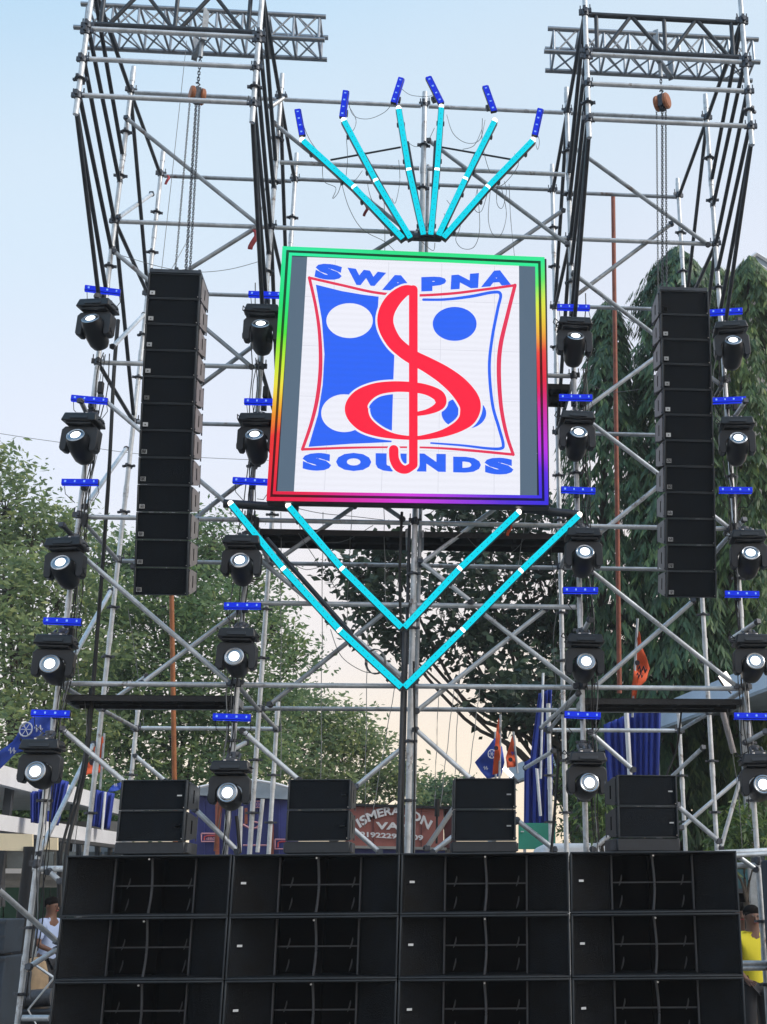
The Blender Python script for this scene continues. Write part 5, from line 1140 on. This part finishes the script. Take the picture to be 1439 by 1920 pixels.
# navy kiosk
t = thing('kiosk', 'navy blue metal kiosk with low grey arched roof behind the left speakers', 'kiosk', (at(450, 1690, 18.5).x, 18.5, 0))
card('wall', 355, 1478, 540, 1700, 18.5, 1.6, 'navywall', t)
b = MB(); prof = [(350, 1482), (400, 1470), (440, 1464), (480, 1463), (520, 1470), (548, 1478), (548, 1499), (350, 1490)]
pf = [at(u, v, 18.4) - t.location for u, v in prof]; n = len(pf); b.add(pf + [p + Vector((0, 1.8, 0)) for p in pf], [tuple(reversed(range(n))), tuple(range(n, 2 * n))] + [(i, (i + 1) % n, n + (i + 1) % n, n + i) for i in range(n)]); b.build('roof', M['greyroof'], t, angle=0)
b = MB(); b.path([at(u, v, 18.35) - t.location for u, v in prof[:6]], .022, 6); b.build('roof_edge', M['white'], t)
for i in range(9): card('wall_rib', 362 + i * 20, 1500, 364 + i * 20, 1690, 18.47, .03, 'navywall', t)
card('red_post', 404, 1500, 411, 1690, 18.44, .04, 'rust2', t); card('red_post', 508, 1545, 513, 1690, 18.44, .04, 'rust2', t); card('red_post', 459, 1515, 464, 1545, 18.44, .04, 'rust2', t)
def kpt(u, v): return at(u, v, 18.40) - t.location
def ktext(s, u0, u1, v0, v1, m): return warp_text(s, lambda a_, b_: kpt(u0 + (u1 - u0) * a_, v1 + (v0 - v1) * b_), m, t, 'lettering', .03)
card('sign_plate', 474, 1501, 494, 1515, 18.45, .03, 'pinkp', t); ktext('ADDC', 475, 493, 1503, 1513, 'navywall')
for (u0, u1, v0, v1, s) in ((378, 408, 1563, 1578, 'dBS'), (516, 538, 1574, 1592, '')):
    b = MB(); pts = [(u0, v0), (u1, v0), (u1, v1), (u0, v1), (u0, v0)]; b.path([kpt(u, v) for u, v in pts], .012, 4); b.build('sign_outline', M['pinkp'], t)
    b = MB(); b.path([kpt(u0 + 5, v1 - 3), kpt(u0 + 6, v0 + 6), kpt(u0 + 12, v0 + 4), kpt(u1 - 2, v0 + 4)], .014, 4); b.build('sign_swoosh', M['redp'], t)
    if s: ktext(s, u0 + 9, u1 - 3, v0 + 6, v1 - 3, 'pinkp')
b = MB(); b.path([kpt(u, v) for u, v in ((456, 1546), (470, 1554), (482, 1552), (487, 1543), (476, 1541))], .016, 4); b.path([kpt(u, v) for u, v in ((456, 1585), (500, 1585), (507, 1575), (510, 1540))], .012, 4); b.build('painted_line', M['pinkp'], t)

# brown van with sign writing
t = thing('van', 'brown box van body with white hand painted lettering behind the centre mast', 'van', (at(750, 1690, 20).x, 20, 0))
card('body', 648, 1510, 832, 1590, 20, 1.8, 'vanbrown', t, 5); card('roof_edge', 645, 1506, 850, 1511, 19.95, 1.9, 'plastic', t, 6); card('lower_trim', 645, 1585, 838, 1590, 19.95, .1, 'concrete', t, 4)
card('underbody', 650, 1591, 835, 1660, 20.05, 1.6, 'navywall', t); card('side_panel', 834, 1518, 856, 1590, 20.3, .3, 'maroon', t)
for u in (700, 745, 790): card('panel_seam', u, 1513, u + 1.2, 1586, 19.985, .02, 'maroon', t, 3)
for sx in (680, 800):
    P = at(sx, 1680, 20) - t.location; b = MB(); b.cyl((P.x, -.02, .38), (P.x, .2, .38), .38, 18); b.build('wheel', M['cable'], t)
def vpt(u, v): return at(u, v, 19.97) - t.location
def arc(a_, b_): 
    u = 671 + (808 - 671) * a_; mid_v = 1545 - 26 * (1 - (2 * a_ - 1) ** 2) * 1.0 + 3 * a_; h = 16; sl_ = (2 * a_ - 1)
    return vpt(u + sl_ * (b_ - .5) * 9, mid_v - (b_ - .5) * h)
warp_text('ISMERALION', arc, 'paintw', t, 'lettering', .035)
warp_text('VAN', lambda a_, b_: vpt(705 + 67 * a_, 1555 - 14 * b_ + 1.5 * a_), 'paintw', t, 'lettering', .04)
warp_text('919222992209', lambda a_, b_: vpt(675 + 119 * a_, 1569 - 10 * b_ + 7 * a_), 'paintw', t, 'lettering', .035)
# green road sign board and white car roof
t = thing('green_signboard', 'plain green signboard behind the right speaker pair', 'signboard', at(1010, 1690, 16)); t.location.z = 0
card('board', 973, 1543, 1042, 1592, 16, .06, 'signgreen', t)
for u in (982, 1032): card('post', u, 1592, u + 5, 1700, 16.01, .05, 'galv2', t)
card('edge_mark', 977, 1558, 983, 1560, 15.98, .02, 'paintw', t)
t = thing('parked_car', 'white car roof just visible above the subwoofers at the right', 'car', (at(1055, 1690, 14.2).x, 14.2, 0))
P0 = at(1000, 1590, 14.2); P1_ = at(1115, 1590, 14.2); zr = P0.z + .06; xl, xr = P0.x - t.location.x, P1_.x - t.location.x + .3
b = MB(); b.hexa([(xl, 0, zr - .5), (xr + .25, 0, zr - .5), (xr + .25, 1.4, zr - .5), (xl, 1.4, zr - .5), (xl + .12, .15, zr), (xr, .15, zr), (xr, 1.25, zr), (xl + .12, 1.25, zr)]); bev(b.build('cabin', M['white'], t), .06, 3)
b = MB(); b.box(((xl + xr) / 2, .7, (zr - .5 + .3) / 2), (xr - xl + 1.4, 1.5, zr - .8)); bev(b.build('body', M['white'], t), .08, 3)
for s in (-1, 1):
    b = MB(); b.cyl(((xl + xr) / 2 + s * 1.0, -.08, .32), ((xl + xr) / 2 + s * 1.0, .15, .32), .32, 18); b.build('wheel', M['cable'], t)
# clutter right: teal booth
t = thing('booth', 'teal booth with dark awning behind the yellow shirted man', 'booth', (at(1400, 1690, 16).x, 16, 0))
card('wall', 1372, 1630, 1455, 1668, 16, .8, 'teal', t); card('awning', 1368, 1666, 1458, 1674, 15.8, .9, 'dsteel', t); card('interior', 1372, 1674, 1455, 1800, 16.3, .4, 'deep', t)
card('counter', 1370, 1790, 1456, 1900, 15.9, .5, 'maroon', t)
# gabled building upper right
t = thing('building', 'pale gabled roof peeking over the trees at the upper right', 'building', (at(1440, 1690, 32).x, 32, 0))
ap = at(1418, 477, 32); e1 = at(1372, 512, 32); e2 = at(1520, 540, 32); l_ = t.location
b = MB(); pf = [e1 - l_, ap - l_, e2 - l_, e2 - l_ - Vector((0, 0, .25)), ap - l_ - Vector((0, 0, .25)), e1 - l_ - Vector((0, 0, .25))]
n = 6; b.add(pf + [p + Vector((0, 6, 0)) for p in pf], [(5, 4, 1, 0), (4, 3, 2, 1), (6, 7, 10, 11), (7, 8, 9, 10)] + [(i, (i + 1) % n, n + (i + 1) % n, n + i) for i in range(n)]); b.build('roof', M['greyroof'], t, angle=0)
b = MB()
for k in range(3):
    d_ = Vector((.0, -.05, -.35 * k)); b.path([e1 - l_ + d_, ap - l_ + d_], .06, 4); b.path([ap - l_ + d_, e2 - l_ + d_], .06, 4)
b.build('barge_board', M['white'], t); explode(t, {'barge_board'})
b = MB(); zz0 = (e1 - l_).z - .3; b.box(((e1.x + e2.x) / 2 - l_.x, 3.2, zz0 / 2), (e2.x - e1.x - .6, 5.5, zz0)); b.build('wall', M['concrete'], t)
b = MB(); b.add([e1 - l_ + Vector((.3, .45, -.2)), e2 - l_ + Vector((-.3, .45, -.2)), ap - l_ + Vector((0, .45, -.2))], [(0, 1, 2)]); b.build('gable', M['concrete'], t)

# ------------------------------------------------------------------ people
def skin(name, pts, edges, m, parent, root=0, sub=2):
    me_ = bpy.data.meshes.new(name); me_.from_pydata([p[:3] for p in pts], edges, []); me_.materials.append(m)
    o_ = link(name, me_, parent); md = o_.modifiers.new('skin', 'SKIN'); md.use_smooth_shade = True
    sv = me_.skin_vertices[0].data
    for i, p in enumerate(pts):
        r_ = p[3]; sv[i].radius = (r_, r_ * (p[4] if len(p) > 4 else 1)); sv[i].use_root = (i == root)
    s_ = o_.modifiers.new('sub', 'SUBSURF'); s_.levels = sub; s_.render_levels = sub; return o_
def person(label, loc, rz, pose, shirt, legs, H_=1.72):
    s = H_ / 1.75; t = thing('person', label, 'person', loc, (0, 0, rz))
    J = pose; P = []; E = []
    def v(k, r, q=1): P.append((*[c * s for c in J[k]], r * s, q)); return len(P) - 1
    pel = v('pelvis', .13, .75); sp = v('spine', .125, .75); ch = v('chest', .15, .7); nk = v('neck', .064); hd = v('chin', .074); h2 = v('head', .096, 1.1); h3 = v('crown', .07, 1.1)
    E += [(pel, sp), (sp, ch), (ch, nk), (nk, hd), (hd, h2), (h2, h3)]
    for sd in ('l', 'r'):
        a_ = v('sh' + sd, .062); b_ = v('el' + sd, .042); c_ = v('wr' + sd, .028); d_ = v('ha' + sd, .03, .5); E += [(ch, a_), (a_, b_), (b_, c_), (c_, d_)]
        hp = Vector(J['ha' + sd]); dr = (Vector(J['ha' + sd]) - Vector(J['wr' + sd])).normalized(); sdv = dr.cross(Vector((0, 1, 0))).normalized()
        for fi in range(4):
            J['_f'] = hp + sdv * (.012 * (fi - 1.5) * 1.4) + dr * .03; i0 = v('_f', .0095); J['_f'] = hp + sdv * (.013 * (fi - 1.5) * 1.5) + dr * (.075 - .008 * abs(fi - 1.4)) + Vector((0, -.01, 0)); i1 = v('_f', .008); E += [(d_, i0), (i0, i1)]
        J['_f'] = hp + sdv * -.035; i0 = v('_f', .010); J['_f'] = hp + sdv * -.045 + dr * .035; i1 = v('_f', .0085); E += [(c_, i0), (i0, i1)]
        a_ = v('hi' + sd, .088); b_ = v('kn' + sd, .056); c_ = v('an' + sd, .036); d_ = v('to' + sd, .035, .7); E += [(pel, a_), (a_, b_), (b_, c_), (c_, d_)]
    skin('body', P, E, M['skin'], t)
    # shirt
    P = []; E = []
    J['_b'] = Vector(J['pelvis']) + Vector((0, 0, -.09)); am = v('_b', .165, .8); a0 = v('pelvis', .158, .8); a1 = v('spine', .150, .8); a2 = v('chest', .172, .76); P2 = Vector(J['chest']).lerp(Vector(J['neck']), .85); J['_n'] = P2; a3 = v('_n', .072); E = [(am, a0), (a0, a1), (a1, a2), (a2, a3)]
    for sd in ('l', 'r'):
        b1 = v('sh' + sd, .082); J['_e'] = Vector(J['sh' + sd]).lerp(Vector(J['el' + sd]), .85); b2 = v('_e', .060); E += [(a2, b1), (b1, b2)]
    skin('shirt', P, E, M[shirt], t)
    P = []; E = []; J['_p'] = Vector(J['pelvis']) + Vector((0, 0, .02)); a0 = v('_p', .148, .8)
    for sd in ('l', 'r'):
        b1 = v('hi' + sd, .105); J['_k'] = Vector(J['hi' + sd]).lerp(Vector(J['kn' + sd]), 1.0); b2 = v('_k', .082); E += [(a0, b1), (b1, b2)]
        if legs: b3 = v('an' + sd, .055); E += [(b2, b3)]
    skin('trousers', P, E, M['dshort'], t)
    hc = Vector(J['head']) * s; b = MB(); mt = Matrix.Translation(hc + Vector((0, .022, .040)) * s) @ Matrix.Rotation(R(-14), 4, 'X') @ Matrix.Diagonal((.94, 1.08, 1.0, 1))
    b.lathe([(.070 * s, -.055 * s), (.092 * s, -.035 * s), (.099 * s, .0 * s), (.092 * s, .035 * s), (.070 * s, .062 * s), (.040 * s, .076 * s), (.008 * s, .08 * s)], 16, mt); b.build('hair', M['hair'], t, angle=60)
    b = MB()
    for q in (-1, 1): b.lathe([(.004, -.003), (.012, 0), (.004, .003)], 8, Matrix.Translation(hc + Vector((q * .033, -.088, .0)) * s) @ Matrix.Rotation(R(90), 4, 'X'))
    b.build('eye', M['eye'], t); explode(t, {'eye'}); b = MB(); b.hexa([Vector(p) * s + hc for p in ((-.016, -.115, -.05), (.016, -.115, -.05), (.016, -.085, -.05), (-.016, -.085, -.05), (-.008, -.095, .0), (.008, -.095, .0), (.008, -.085, .0), (-.008, -.085, .0))]); bev(b.build('nose', M['skin'], t), .006, 2)
    b = MB(); b.box(hc + Vector((0, -.090, -.068)) * s, (.045 * s, .012, .010)); b.build('mouth', M['redp'], t)
    b = MB()
    for q in (-1, 1): b.lathe([(.008, -.008), (.026, 0), (.008, .008)], 8, Matrix.Translation(hc + Vector((q * .09, .01, -.01)) * s) @ Matrix.Rotation(R(90), 4, 'Y'))
    b.build('ear', M['skin'], t); explode(t, {'ear'})
    for sd in ('l', 'r'):
        b = MB(); A_ = Vector(J['an' + sd]) * s; T_ = Vector(J['to' + sd]) * s; d = (T_ - A_); d.z = 0; c = (A_ + T_) / 2; b.box((c.x, c.y, min(A_.z, T_.z) - .01), (.095, d.length + .13, .085), Matrix.Rotation(math.atan2(-d.x, d.y), 3, 'Z')); bev(b.build('shoe', M['shoe'], t), .03, 3)
    return t
base_pose = dict(pelvis=(0, 0, .95), spine=(0, 0, 1.10), chest=(0, 0, 1.32), neck=(0, 0, 1.48), chin=(0, -.02, 1.56), head=(0, -.01, 1.63), crown=(0, 0, 1.69),
                 shl=(.18, 0, 1.40), ell=(.25, .02, 1.14), wrl=(.24, -.12, .93), hal=(.24, -.16, .87), shr=(-.18, 0, 1.40), elr=(-.27, .03, 1.15), wrr=(-.20, -.16, .98), har=(-.17, -.22, .95),
                 hil=(.09, 0, .88), knl=(.11, -.02, .50), anl=(.11, .02, .09), tol=(.12, -.14, .05), hir=(-.09, 0, .88), knr=(-.11, -.02, .50), anr=(-.11, .02, .09), tor=(-.12, -.14, .05))
walk = dict(base_pose); walk.update(knl=(.10, .06, .52), anl=(.10, .62, .16), tol=(.10, .55, .05), knr=(-.10, -.18, .50), anr=(-.10, -.14, .09), tor=(-.10, -.30, .05), elr=(-.27, -.03, 1.12), wrr=(-.20, -.27, 1.02), har=(-.17, -.34, 1.02), wrl=(.22, -.2, .98), hal=(.2, -.27, .97))
P = at(98, 1690, 18.5); person('man in pale blue shirt and dark shorts walking behind the left pole', (P.x, 18.5, 0), R(72), walk, 'shirtb', False, 1.76)
P = at(1408, 1690, 13.0); person('man in bright yellow shirt standing at the right edge', (P.x, 13.0, 0), R(12), dict(base_pose), 'shirty', True, 1.60)
P = at(1392, 1690, 13.9); person('dark haired man in grey shirt half hidden left of the yellow shirted man', (P.x, 13.9, 0), R(-20), dict(base_pose), 'shirtg', True, 1.62)
# grey barrier tubes etc handled above; purge unused prototypes
hz = bpy.data.materials.new('haze'); hz.use_nodes = True; ht = hz.node_tree; ht.nodes.clear()
ho = ht.nodes.new('ShaderNodeOutputMaterial'); hv = ht.nodes.new('ShaderNodeVolumePrincipled'); hv.inputs['Density'].default_value = 0.0013; hv.inputs['Color'].default_value = (0.86, 0.90, 0.95, 1); hv.inputs['Anisotropy'].default_value = 0.2
ht.links.new(hv.outputs[0], ho.inputs['Volume'])
b = MB(); b.box((0, 24, 6.5), (60, 56, 15)); ho_ = b.build('haze', hz, angle=0); tag(ho_, 'thin pale evening haze and stage smoke in the air', kind='stuff')
